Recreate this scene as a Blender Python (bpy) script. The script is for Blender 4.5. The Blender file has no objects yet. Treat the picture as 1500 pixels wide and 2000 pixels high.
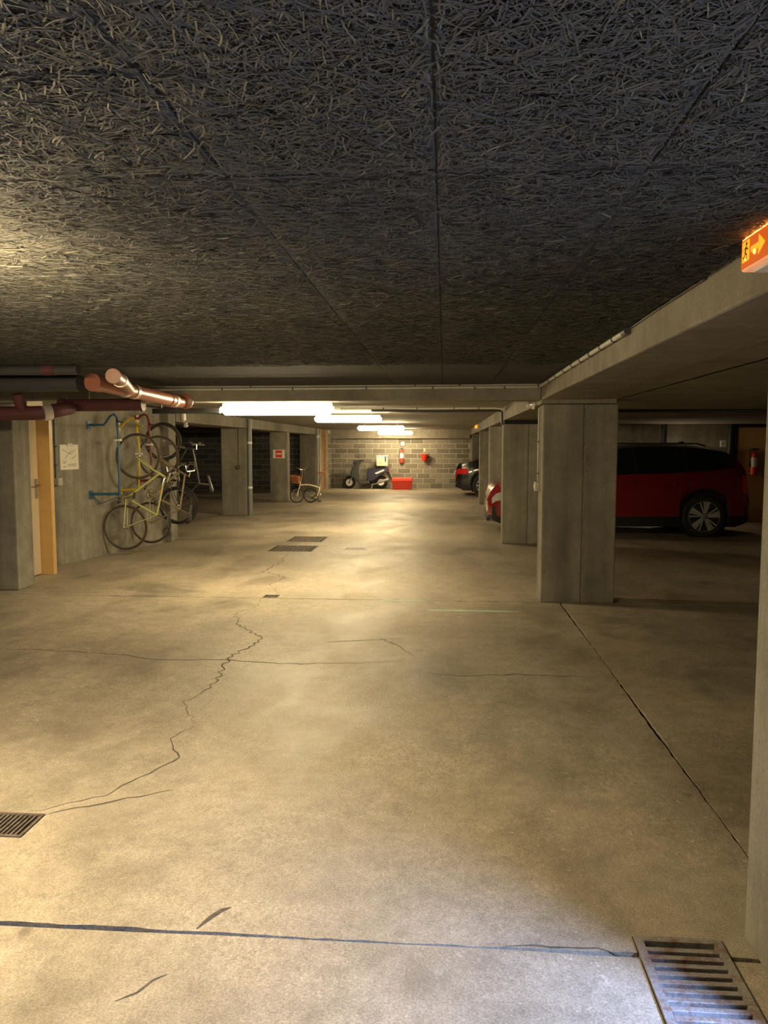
import bpy, bmesh, math, random
import numpy as np
from math import pi, sin, cos, radians
from mathutils import Vector, Matrix
from mathutils.geometry import delaunay_2d_cdt

random.seed(7); np.random.seed(7)
SC = bpy.context.scene
COL = SC.collection

# ------------------------------------------------------------------ camera, world, exposure
cam_d = bpy.data.cameras.new('camera'); cam = bpy.data.objects.new('camera', cam_d); COL.objects.link(cam)
cam_d.sensor_fit = 'VERTICAL'; cam_d.sensor_height = 36.0; cam_d.lens = 36.0 * 1500 / 2000
cam_d.clip_start = 0.05; cam_d.clip_end = 200
cam.location = (0, 0, 1.6)
cam.rotation_euler = (radians(90 - 4.877), 0, radians(4.482))
SC.camera = cam

world = bpy.data.worlds.new('world'); SC.world = world; world.use_nodes = True
world.node_tree.nodes['Background'].inputs[0].default_value = (0.5, 0.5, 0.5, 1)
world.node_tree.nodes['Background'].inputs[1].default_value = 0.0

SC.view_settings.view_transform = 'Standard'; SC.view_settings.look = 'None'
SC.view_settings.gamma = 1.0; SC.view_settings.use_curve_mapping = False
SC.view_settings.exposure = 2.5
SC.cycles.max_bounces = 6; SC.cycles.diffuse_bounces = 4; SC.cycles.glossy_bounces = 2; SC.cycles.transparent_max_bounces = 4
SC.cycles.caustics_reflective = False; SC.cycles.caustics_refractive = False; SC.cycles.sample_clamp_indirect = 6.0; SC.cycles.use_light_tree = False

WARM = (1.0, 0.785, 0.44)
COOL = (0.36, 0.52, 1.0)
TUBE_POWER = 30.0       # emission strength of the fluorescent diffusers
COOL_POWER = 88.0       # cool stairwell lamp behind the near pillar

# ------------------------------------------------------------------ heights of the place
ZC = 2.23     # ceiling
ZB = 2.07     # underside of beams

# ------------------------------------------------------------------ materials
def new_mat(name):
    m = bpy.data.materials.new(name); m.use_nodes = True
    nt = m.node_tree; b = nt.nodes['Principled BSDF']
    return m, nt, b

def N(nt, typ, **kw):
    n = nt.nodes.new(typ)
    for k, v in kw.items():
        if k.startswith('_'):
            setattr(n, k[1:], v)
        else:
            n.inputs[k].default_value = v
    return n

def ramp(nt, src, stops):
    r = nt.nodes.new('ShaderNodeValToRGB')
    while len(r.color_ramp.elements) < len(stops): r.color_ramp.elements.new(0.5)
    for e, (p, c) in zip(r.color_ramp.elements, stops):
        e.position = p; e.color = (*c, 1) if len(c) == 3 else c
    nt.links.new(src, r.inputs[0]); return r

def mixc(nt, fac, a, b, mode='MIX'):
    m = nt.nodes.new('ShaderNodeMix'); m.data_type = 'RGBA'; m.blend_type = mode; m.clamp_factor = True
    def put(sock, v):
        if hasattr(v, 'is_linked') or hasattr(v, 'links'): nt.links.new(v, sock)
        elif isinstance(v, (int, float)): sock.default_value = v
        else: sock.default_value = (*v, 1) if len(v) == 3 else v
    put(m.inputs[0], fac); put(m.inputs[6], a); put(m.inputs[7], b)
    return m.outputs[2]

def pos(nt, scale=(1, 1, 1), loc=(0, 0, 0)):
    g = nt.nodes.new('ShaderNodeNewGeometry'); mp = nt.nodes.new('ShaderNodeMapping')
    mp.inputs['Scale'].default_value = scale; mp.inputs['Location'].default_value = loc
    nt.links.new(g.outputs['Position'], mp.inputs['Vector']); return mp.outputs[0]

def noise(nt, vec, scale, detail=4, rough=0.55, dist=0.0):
    n = N(nt, 'ShaderNodeTexNoise', Scale=scale, Detail=detail, Roughness=rough, Distortion=dist)
    nt.links.new(vec, n.inputs['Vector']); return n.outputs['Fac']

def bump(nt, b, src, strength, dist=0.01):
    bp = N(nt, 'ShaderNodeBump', Strength=strength, Distance=dist)
    nt.links.new(src, bp.inputs['Height']); nt.links.new(bp.outputs[0], b.inputs['Normal'])

def mul(c, k): return tuple(min(1.0, x * k) for x in c)

def concrete(name, col, var=0.35, streak=0.25, rough=0.85, bump_s=0.35, patch=0.8, pits=True):
    m, nt, b = new_mat(name)
    p = pos(nt)
    big = noise(nt, p, patch, 5, 0.6)
    med = noise(nt, p, 6.0, 5, 0.6)
    fine = noise(nt, p, 70.0, 3, 0.6)
    st = noise(nt, pos(nt, (5, 5, 0.35)), 1.0, 4, 0.6)
    c1 = ramp(nt, big, [(0.3, mul(col, 1 - var)), (0.7, mul(col, 1 + var * 0.6))]).outputs[0]
    r2 = ramp(nt, med, [(0.25, (0.78,) * 3), (0.75, (1.15,) * 3)]).outputs[0]
    c2 = mixc(nt, 1.0, c1, r2, 'MULTIPLY')
    r3 = ramp(nt, st, [(0.3, (1 - streak,) * 3), (0.65, (1 + streak * 0.5,) * 3)]).outputs[0]
    c3 = mixc(nt, 1.0, c2, r3, 'MULTIPLY')
    r4 = ramp(nt, fine, [(0.3, (0.85,) * 3), (0.7, (1.1,) * 3)]).outputs[0]
    c4 = mixc(nt, 1.0, c3, r4, 'MULTIPLY')
    if pits:
        v = N(nt, 'ShaderNodeTexVoronoi', Scale=9.0, Randomness=1.0); nt.links.new(p, v.inputs['Vector'])
        pr = ramp(nt, v.outputs['Distance'], [(0.03, (0.45,) * 3), (0.09, (1, 1, 1))]).outputs[0]
        c4 = mixc(nt, 0.6, c4, pr, 'MULTIPLY')
    nt.links.new(c4, b.inputs['Base Color'])
    b.inputs['Roughness'].default_value = rough
    b.inputs['Specular IOR Level'].default_value = 0.25
    mx = mixc(nt, 0.5, med, fine)
    bump(nt, b, mx, bump_s, 0.01)
    return m

def plain(name, col, rough=0.5, metal=0.0, var=0.12, scale=14.0, spec=0.5, coat=0.0):
    m, nt, b = new_mat(name)
    f = noise(nt, pos(nt), scale, 4, 0.6)
    c = ramp(nt, f, [(0.3, mul(col, 1 - var)), (0.7, mul(col, 1 + var))]).outputs[0]
    nt.links.new(c, b.inputs['Base Color'])
    b.inputs['Roughness'].default_value = rough; b.inputs['Metallic'].default_value = metal
    b.inputs['Specular IOR Level'].default_value = spec
    b.inputs['Coat Weight'].default_value = coat; b.inputs['Coat Roughness'].default_value = 0.06
    return m

def emit(name, col, strength):
    m, nt, b = new_mat(name)
    b.inputs['Base Color'].default_value = (*mul(col, 0.8), 1)
    b.inputs['Emission Color'].default_value = (*col, 1); b.inputs['Emission Strength'].default_value = strength
    return m

def rusty(name, col, rust=(0.19, 0.09, 0.045), rough=0.6, metal=0.6, amount=0.5):
    m, nt, b = new_mat(name)
    p = pos(nt)
    f = noise(nt, p, 22.0, 6, 0.65); g = noise(nt, p, 120.0, 3, 0.6)
    c = ramp(nt, f, [(amount - 0.12, rust), (amount + 0.12, col)]).outputs[0]
    c = mixc(nt, 1.0, c, ramp(nt, g, [(0.3, (0.7,) * 3), (0.7, (1.2,) * 3)]).outputs[0], 'MULTIPLY')
    nt.links.new(c, b.inputs['Base Color'])
    b.inputs['Roughness'].default_value = rough; b.inputs['Metallic'].default_value = metal
    bump(nt, b, g, 0.3, 0.003)
    return m

def floor_material():
    m, nt, b = new_mat('floor_concrete')
    p = pos(nt)
    big = noise(nt, p, 0.35, 4, 0.6, 0.4)
    mid = noise(nt, pos(nt, (1, 0.6, 1)), 1.7, 4, 0.62, 0.3)
    med = noise(nt, p, 9.0, 3, 0.65)
    grit = noise(nt, p, 130.0, 2, 0.7)
    grit2 = noise(nt, pos(nt, (1.0, 0.7, 1), (3, 1, 0)), 48.0, 2, 0.7, 0.8)
    c = ramp(nt, big, [(0.28, (0.205, 0.175, 0.128)), (0.5, (0.295, 0.255, 0.195)), (0.72, (0.38, 0.335, 0.265))]).outputs[0]
    c = mixc(nt, 1.0, c, ramp(nt, mid, [(0.28, (0.66, 0.65, 0.62)), (0.5, (1, 1, 1)), (0.72, (1.18, 1.16, 1.12))]).outputs[0], 'MULTIPLY')
    c = mixc(nt, 1.0, c, ramp(nt, med, [(0.28, (0.82,) * 3), (0.7, (1.14,) * 3)]).outputs[0], 'MULTIPLY')
    gmask = ramp(nt, noise(nt, pos(nt, (1, 1, 1), (9, 4, 0)), 1.3, 3, 0.6), [(0.35, (0.25,) * 3), (0.65, (1,) * 3)]).outputs[0]
    c = mixc(nt, gmask, c, mixc(nt, 1.0, c, ramp(nt, grit2, [(0.30, (0.74,) * 3), (0.5, (1,) * 3), (0.70, (1.24,) * 3)]).outputs[0], 'MULTIPLY'))
    c = mixc(nt, 1.0, c, ramp(nt, grit, [(0.32, (0.72,) * 3), (0.52, (1,) * 3), (0.7, (1.28,) * 3)]).outputs[0], 'MULTIPLY')
    # dark oil and tyre stains with their own shapes
    st = noise(nt, p, 1.1, 3, 0.5, 0.8)
    c = mixc(nt, ramp(nt, st, [(0.24, (0.6,) * 3), (0.34, (0,) * 3)]).outputs[0], c, (0.10, 0.09, 0.07))
    # small dark spots
    v = N(nt, 'ShaderNodeTexVoronoi', Scale=2.3, Randomness=1.0)
    dv = nt.nodes.new('ShaderNodeVectorMath'); dv.operation = 'ADD'
    nz = N(nt, 'ShaderNodeTexNoise', Scale=11.0, Detail=3.0); nt.links.new(p, nz.inputs['Vector'])
    sc = nt.nodes.new('ShaderNodeVectorMath'); sc.operation = 'SCALE'; sc.inputs['Scale'].default_value = 0.12
    nt.links.new(nz.outputs['Color'], sc.inputs[0]); nt.links.new(p, dv.inputs[0]); nt.links.new(sc.outputs[0], dv.inputs[1])
    nt.links.new(dv.outputs[0], v.inputs['Vector'])
    c = mixc(nt, ramp(nt, v.outputs['Distance'], [(0.03, (0.65,) * 3), (0.075, (0,) * 3)]).outputs[0], c, (0.09, 0.075, 0.055))
    # worn pale flecks where the surface has scaled off
    fl = noise(nt, p, 34.0, 3, 0.75, 1.0); area = noise(nt, pos(nt, (1, 1, 1), (5.2, 2.1, 0)), 0.6, 3, 0.5)
    fm = nt.nodes.new('ShaderNodeMath'); fm.operation = 'MULTIPLY'
    nt.links.new(ramp(nt, fl, [(0.60, (0,) * 3), (0.70, (1,) * 3)]).outputs[0], fm.inputs[0])
    nt.links.new(ramp(nt, area, [(0.45, (0,) * 3), (0.62, (0.75,) * 3)]).outputs[0], fm.inputs[1])
    c = mixc(nt, fm.outputs[0], c, (0.55, 0.52, 0.44))
    nt.links.new(c, b.inputs['Base Color'])
    rr = ramp(nt, mid, [(0.3, (0.42,) * 3), (0.7, (0.66,) * 3)]).outputs[0]
    nt.links.new(rr, b.inputs['Roughness'])
    b.inputs['Specular IOR Level'].default_value = 0.35
    bump(nt, b, mixc(nt, 0.5, grit2, grit), 0.42, 0.006)
    return m

def fibre_board_material():
    m, nt, b = new_mat('wood_wool_board')
    p = pos(nt)
    # three layers of tangled ridged noise, each pulled along its own direction
    total = None
    for k, (sc_, rot) in enumerate([((1, 5, 1), 0.3), ((5, 1, 1), 0.5), ((1, 4, 1), -0.9), ((4, 1, 1), -0.4)]):
        mp = nt.nodes.new('ShaderNodeMapping'); g = nt.nodes.new('ShaderNodeNewGeometry')
        mp.inputs['Rotation'].default_value = (0, 0, rot); mp.inputs['Scale'].default_value = sc_; mp.inputs['Location'].default_value = (k * 3.1, k, 0)
        nt.links.new(g.outputs['Position'], mp.inputs['Vector'])
        n = noise(nt, mp.outputs[0], 38.0, 2, 0.5, 1.4)
        r = ramp(nt, n, [(0.40, (0,) * 3), (0.5, (1,) * 3), (0.60, (0,) * 3)]).outputs[0]
        total = r if total is None else mixc(nt, 1.0, total, r, 'LIGHTEN')
    big = noise(nt, p, 0.9, 4, 0.6)
    tint = ramp(nt, big, [(0.3, (0.095, 0.096, 0.098)), (0.55, (0.125, 0.125, 0.122)), (0.75, (0.155, 0.152, 0.138))]).outputs[0]
    c = mixc(nt, total, (0.042, 0.042, 0.042), tint)
    nt.links.new(c, b.inputs['Base Color']); b.inputs['Roughness'].default_value = 0.9
    b.inputs['Specular IOR Level'].default_value = 0.15
    bump(nt, b, total, 0.9, 0.006)
    return m

def fibre_material():
    m, nt, b = new_mat('wood_fibre')
    g = nt.nodes.new('ShaderNodeNewGeometry')
    c = ramp(nt, g.outputs['Random Per Island'], [(0.0, (0.050, 0.049, 0.046)), (0.5, (0.064, 0.063, 0.058)), (0.96, (0.080, 0.078, 0.071)), (1.0, (0.15, 0.145, 0.125))]).outputs[0]
    big = noise(nt, pos(nt), 0.9, 4, 0.6)
    c = mixc(nt, 1.0, c, ramp(nt, big, [(0.3, (0.84, 0.85, 0.86)), (0.7, (1.18, 1.15, 1.03))]).outputs[0], 'MULTIPLY')
    nt.links.new(c, b.inputs['Base Color']); b.inputs['Roughness'].default_value = 0.85
    b.inputs['Specular IOR Level'].default_value = 0.2
    return m

def formwork_material():
    m, nt, b = new_mat('formwork_ceiling')
    p = pos(nt)
    grain = noise(nt, pos(nt, (0.5, 14, 1)), 1.2, 5, 0.65)
    big = noise(nt, p, 0.5, 4, 0.6)
    c = ramp(nt, big, [(0.3, (0.24, 0.22, 0.19)), (0.7, (0.34, 0.32, 0.28))]).outputs[0]
    c = mixc(nt, 1.0, c, ramp(nt, grain, [(0.3, (0.72,) * 3), (0.7, (1.18,) * 3)]).outputs[0], 'MULTIPLY')
    nt.links.new(c, b.inputs['Base Color']); b.inputs['Roughness'].default_value = 0.85
    b.inputs['Specular IOR Level'].default_value = 0.2
    bump(nt, b, grain, 0.3, 0.01)
    return m

def block_material(name, col):
    m, nt, b = new_mat(name)
    p = pos(nt); oi = nt.nodes.new('ShaderNodeObjectInfo')
    c = ramp(nt, oi.outputs['Random'], [(0.0, mul(col, 0.72)), (0.5, col), (1.0, mul(col, 1.28))]).outputs[0]
    g = noise(nt, p, 45.0, 4, 0.7)
    c = mixc(nt, 1.0, c, ramp(nt, g, [(0.3, (0.7,) * 3), (0.7, (1.2,) * 3)]).outputs[0], 'MULTIPLY')
    nt.links.new(c, b.inputs['Base Color']); b.inputs['Roughness'].default_value = 0.92
    b.inputs['Specular IOR Level'].default_value = 0.15
    bump(nt, b, g, 0.5, 0.01)
    return m

M = dict(
    floor=floor_material(), board=fibre_board_material(), fibre=fibre_material(), formwork=formwork_material(),
    pillar=concrete('pillar_concrete', (0.25, 0.235, 0.195), 0.28, 0.3),
    beam=concrete('beam_concrete', (0.24, 0.22, 0.18), 0.25, 0.12),
    wall=concrete('wall_concrete', (0.32, 0.30, 0.255), 0.3, 0.28, patch=1.4),
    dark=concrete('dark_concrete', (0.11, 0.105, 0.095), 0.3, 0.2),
    soil=plain('joint_dirt', (0.032, 0.028, 0.022), 0.95, var=0.3, scale=40),
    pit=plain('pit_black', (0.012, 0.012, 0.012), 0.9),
    filler=plain('joint_filler', (0.20, 0.19, 0.165), 0.9, var=0.5, scale=60),
    block=block_material('block_grey', (0.20, 0.185, 0.15)),
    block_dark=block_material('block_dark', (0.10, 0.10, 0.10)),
    mortar=concrete('mortar', (0.52, 0.49, 0.40), 0.15, 0.1, pits=False),
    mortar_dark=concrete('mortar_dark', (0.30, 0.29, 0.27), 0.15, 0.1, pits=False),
    crack=plain('crack_dark', (0.07, 0.06, 0.045), 0.95, var=0.4, scale=50),
    iron=rusty('cast_iron', (0.30, 0.28, 0.27), rough=0.55, metal=0.35, amount=0.42),
    iron_brown=rusty('cast_iron_brown', (0.15, 0.125, 0.095), rust=(0.085, 0.06, 0.042), rough=0.7, metal=0.3, amount=0.5),
    white=plain('white_paint', (0.75, 0.74, 0.70), 0.45, var=0.04),
    cream=plain('cream_door', (0.66, 0.56, 0.42), 0.45, var=0.05, scale=5),
    ochre=plain('ochre_paint', (0.60, 0.39, 0.15), 0.45, var=0.08, scale=8),
    brown_door=plain('brown_door', (0.34, 0.20, 0.10), 0.5, var=0.12, scale=6),
    steel=plain('galvanised_steel', (0.45, 0.46, 0.46), 0.4, 0.7, 0.1),
    spoke=plain('spoke_wire', (0.30, 0.28, 0.25), 0.6, 0.3),
    chrome=plain('chrome', (0.75, 0.75, 0.75), 0.18, 1.0, 0.05),
    grey_pvc=plain('grey_conduit', (0.42, 0.42, 0.38), 0.5),
    grey_pipe=plain('grey_drainpipe', (0.20, 0.225, 0.23), 0.45),
    black_pipe=plain('black_pipe', (0.035, 0.035, 0.038), 0.4),
    brown_pvc=plain('brown_pvc', (0.27, 0.105, 0.065), 0.38, var=0.12, scale=9),
    maroon=plain('maroon_paint', (0.07, 0.024, 0.027), 0.6, var=0.12, scale=9, spec=0.25),
    silver_band=plain('silver_band', (0.62, 0.56, 0.50), 0.35, 0.6),
    paper=plain('paper', (0.80, 0.78, 0.70), 0.8, var=0.03),
    ink=plain('ink', (0.20, 0.19, 0.17), 0.8),
    rubber=plain('rubber', (0.022, 0.021, 0.02), 0.75, var=0.2),
    tan_wall=plain('tan_tyre', (0.055, 0.042, 0.032), 0.75, var=0.2),
    blue=plain('blue_paint', (0.035, 0.12, 0.24), 0.45, var=0.15, scale=20),
    yellow=plain('yellow_paint', (0.66, 0.47, 0.03), 0.45, var=0.1, scale=20),
    darkred=plain('dark_red_paint', (0.22, 0.025, 0.03), 0.45, var=0.12),
    bronze=plain('pale_bronze_enamel', (0.34, 0.28, 0.19), 0.3, 0.3, 0.08),
    lime=plain('olive_green_enamel', (0.47, 0.50, 0.22), 0.3, 0.1, 0.08),
    mauve=plain('mauve_enamel', (0.20, 0.14, 0.17), 0.35, 0.1, 0.1),
    black_enamel=plain('black_enamel', (0.03, 0.03, 0.035), 0.35),
    leather=plain('black_saddle', (0.025, 0.022, 0.02), 0.5),
    orange=plain('orange_reflector', (0.85, 0.20, 0.02), 0.3),
    cream_enamel=plain('cream_enamel', (0.68, 0.60, 0.38), 0.35),
    wicker=plain('wicker', (0.30, 0.11, 0.045), 0.75, var=0.35, scale=90),
    red=plain('red_plastic', (0.80, 0.045, 0.02), 0.42, var=0.04),
    car_red=plain('car_red', (0.20, 0.006, 0.012), 0.22, 0.25, 0.03, coat=1.0),
    car_black=plain('car_black', (0.012, 0.015, 0.018), 0.22, 0.2, 0.03, coat=1.0),
    trim_black=plain('trim_black', (0.012, 0.012, 0.012), 0.5),
    glass_dark=plain('tinted_glass', (0.006, 0.008, 0.012), 0.06, 0.0, 0.02, spec=0.6),
    alloy=plain('alloy', (0.70, 0.70, 0.72), 0.35, 0.5, 0.05),
    lamp_glass=plain('headlamp', (0.55, 0.56, 0.56), 0.08, 0.4, 0.02, coat=1.0),
    tail=plain('tail_lamp', (0.75, 0.02, 0.025), 0.12, 0.0, 0.05, coat=1.0),
    scoot_grey=plain('scooter_grey', (0.055, 0.062, 0.062), 0.35, 0.2, 0.1),
    scoot_blue=plain('scooter_blue', (0.028, 0.028, 0.07), 0.3, 0.2, 0.1, coat=0.5),
    tan=plain('tan_mudguard', (0.30, 0.24, 0.14), 0.6, var=0.2),
    tube=emit('fluorescent_diffuser', WARM, TUBE_POWER),
    tube_new=emit('new_fluorescent_diffuser', WARM, TUBE_POWER * 1.6),
    cool=emit('cool_diffuser', COOL, COOL_POWER),
    weak_lamp=emit('weak_bulkhead', (1.0, 0.75, 0.45), 13.0),
    amber_dim=emit('amber_sign_back', (1.0, 0.17, 0.008), 0.05),
    amber=emit('amber_sign_print', (1.0, 0.28, 0.012), 0.27),
    amber_hot=emit('amber_sign_lamp', (1.0, 0.55, 0.05), 1.2),
    amber_top=emit('amber_sign_top', (1.0, 0.26, 0.035), 3.6),
    amber_dark=plain('amber_sign_dark', (0.03, 0.008, 0.002), 0.4),
    amber_edge=emit('amber_sign_edge', (1.0, 0.45, 0.22), 0.07),
)

def green_streak_material():  # patchy translucent pale green, fading out at the edges and ends
    m, nt, b = new_mat('pale_green_streak')
    f = noise(nt, pos(nt, (0.8, 5, 1)), 5.0, 5, 0.7)
    tr = nt.nodes.new('ShaderNodeBsdfTransparent'); mx = nt.nodes.new('ShaderNodeMixShader')
    b.inputs['Base Color'].default_value = (0.55, 0.80, 0.62, 1); b.inputs['Roughness'].default_value = 0.7
    r = ramp(nt, f, [(0.3, (0.35,) * 3), (0.65, (1.0,) * 3)]).outputs[0]
    tc_ = nt.nodes.new('ShaderNodeTexCoord'); sp_ = nt.nodes.new('ShaderNodeSeparateXYZ'); nt.links.new(tc_.outputs['Generated'], sp_.inputs[0])
    ed = ramp(nt, sp_.outputs['Y'], [(0.0, (0,) * 3), (0.5, (0.9,) * 3), (1.0, (0,) * 3)]).outputs[0]
    ex = ramp(nt, sp_.outputs['X'], [(0.0, (0,) * 3), (0.12, (1,) * 3), (0.75, (1,) * 3), (1.0, (0,) * 3)]).outputs[0]
    r = mixc(nt, 1.0, mixc(nt, 1.0, r, ed, 'MULTIPLY'), ex, 'MULTIPLY')
    nt.links.new(r, mx.inputs[0]); nt.links.new(tr.outputs[0], mx.inputs[1]); nt.links.new(b.outputs[0], mx.inputs[2])
    nt.links.new(mx.outputs[0], nt.nodes['Material Output'].inputs[0])
    return m
M['streak_green'] = green_streak_material()

# ------------------------------------------------------------------ mesh helpers
class MB:
    def __init__(self): self.v = []; self.f = []
    def add(self, vs, fs):
        n = len(self.v); self.v += [tuple(p) for p in vs]; self.f += [tuple(i + n for i in f) for f in fs]; return self
    def box(self, x0, x1, y0, y1, z0, z1):
        return self.add([(x0, y0, z0), (x1, y0, z0), (x1, y1, z0), (x0, y1, z0), (x0, y0, z1), (x1, y0, z1), (x1, y1, z1), (x0, y1, z1)],
                        [(0, 3, 2, 1), (4, 5, 6, 7), (0, 1, 5, 4), (1, 2, 6, 5), (2, 3, 7, 6), (3, 0, 4, 7)])
    def cbox(self, c, s): return self.box(c[0] - s[0] / 2, c[0] + s[0] / 2, c[1] - s[1] / 2, c[1] + s[1] / 2, c[2] - s[2] / 2, c[2] + s[2] / 2)
    def tube(self, pts, r, n=10, cap=True, closed=False):
        pts = [Vector(p) for p in pts]; rs = r if isinstance(r, (list, tuple)) else [r] * len(pts)
        m = len(pts); vs = []; up = None
        for i, p in enumerate(pts):
            if closed: t = (pts[(i + 1) % m] - pts[i - 1])
            else: t = (pts[min(i + 1, m - 1)] - pts[max(i - 1, 0)])
            t.normalize()
            if up is None:
                up = Vector((0, 0, 1)) if abs(t.z) < 0.9 else Vector((1, 0, 0))
            u = (up - t * up.dot(t)); u.normalize(); w = t.cross(u); up = u
            for k in range(n):
                a = 2 * pi * k / n; vs.append(p + (u * cos(a) + w * sin(a)) * rs[i])
        fs = []
        for i in range(m if closed else m - 1):
            a = i * n; b = ((i + 1) % m) * n
            for k in range(n):
                k2 = (k + 1) % n; fs.append((a + k, a + k2, b + k2, b + k))
        if cap and not closed:
            fs.append(tuple(range(n))[::-1]); fs.append(tuple((m - 1) * n + k for k in range(n)))
        return self.add(vs, fs)
    def lathe(self, c, axis, prof, n=24):
        # prof: list of (radius, distance along axis)
        c = Vector(c); t = Vector(axis).normalized()
        up = Vector((0, 0, 1)) if abs(t.z) < 0.9 else Vector((1, 0, 0))
        u = (up - t * up.dot(t)).normalized(); w = t.cross(u); vs = []; fs = []
        for r, d in prof:
            for k in range(n):
                a = 2 * pi * k / n; vs.append(c + t * d + (u * cos(a) + w * sin(a)) * max(r, 1e-4))
        for i in range(len(prof) - 1):
            for k in range(n):
                k2 = (k + 1) % n; fs.append((i * n + k, i * n + k2, (i + 1) * n + k2, (i + 1) * n + k))
        if prof[0][0] > 1e-3: fs.append(tuple(range(n))[::-1])
        if prof[-1][0] > 1e-3: fs.append(tuple((len(prof) - 1) * n + k for k in range(n)))
        return self.add(vs, fs)
    def prism(self, poly, y0, y1):
        # polygon in (x, z), extruded along y
        n = len(poly); vs = [(x, y0, z) for x, z in poly] + [(x, y1, z) for x, z in poly]
        fs = [tuple(range(n)), tuple(range(2 * n - 1, n - 1, -1))]
        for i in range(n): j = (i + 1) % n; fs.append((i, i + n, j + n, j))
        return self.add(vs, fs)
    def ring(self, c, axis, R, r, n=40, k=8):
        c = Vector(c); t = Vector(axis).normalized(); up = Vector((0, 0, 1)) if abs(t.z) < 0.9 else Vector((1, 0, 0))
        u = (up - t * up.dot(t)).normalized(); w = t.cross(u)
        rr = r if isinstance(r, tuple) else (r, r); vs = []; fs = []
        for i in range(n):
            a = 2 * pi * i / n; d = u * cos(a) + w * sin(a)
            for j in range(k):
                b = 2 * pi * j / k; vs.append(c + d * (R + rr[0] * cos(b)) + t * rr[1] * sin(b))
        for i in range(n):
            for j in range(k):
                i2 = (i + 1) % n; j2 = (j + 1) % k; fs.append((i * k + j, i2 * k + j, i2 * k + j2, i * k + j2))
        return self.add(vs, fs)
    def mesh(self, name):
        me = bpy.data.meshes.new(name); me.from_pydata(self.v, [], self.f); me.update()
        bm = bmesh.new(); bm.from_mesh(me); bmesh.ops.recalc_face_normals(bm, faces=bm.faces); bm.to_mesh(me); bm.free()
        return me
    def build(self, name, mat, parent=None, smooth=False, bevel=0.0):
        me = self.mesh(name); o = bpy.data.objects.new(name, me); COL.objects.link(o)
        me.materials.append(M[mat] if isinstance(mat, str) else mat)
        if smooth:
            me.polygons.foreach_set('use_smooth', [True] * len(me.polygons))
            me.set_sharp_from_angle(angle=radians(40))
        if bevel:
            b = o.modifiers.new('bevel', 'BEVEL'); b.width = bevel; b.segments = 2; b.limit_method = 'ANGLE'
        if parent: o.parent = parent
        return o

def tag(o, label=None, cat=None, group=None, kind=None):
    if label: o['label'] = label
    if cat: o['category'] = cat
    if group: o['group'] = group
    if kind: o['kind'] = kind
    return o

def empty(name, loc=(0, 0, 0), rot=(0, 0, 0)):
    o = bpy.data.objects.new(name, None); COL.objects.link(o); o.location = loc; o.rotation_euler = rot
    o.empty_display_size = 0.1; return o

def link_copy(src, loc=None, parent=None):
    o = src.copy(); COL.objects.link(o)
    if loc is not None: o.location = loc
    if parent: o.parent = parent
    return o

def box(name, mat, x0, x1, y0, y1, z0, z1, parent=None, bevel=0.0):
    return MB().box(x0, x1, y0, y1, z0, z1).build(name, mat, parent, bevel=bevel)

# ================================================================== FLOOR: slabs with open joints and real drain pits
PITS = [(0.622, 0.905, 1.90, 2.445), (-2.02, -1.722, 2.90, 3.105),
        (-2.70, -2.01, 11.50, 12.20), (-2.66, -2.04, 12.70, 13.45), (-1.56, -1.19, 11.75, 12.02), (-1.92, -1.76, 7.94, 8.08)]

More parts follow.
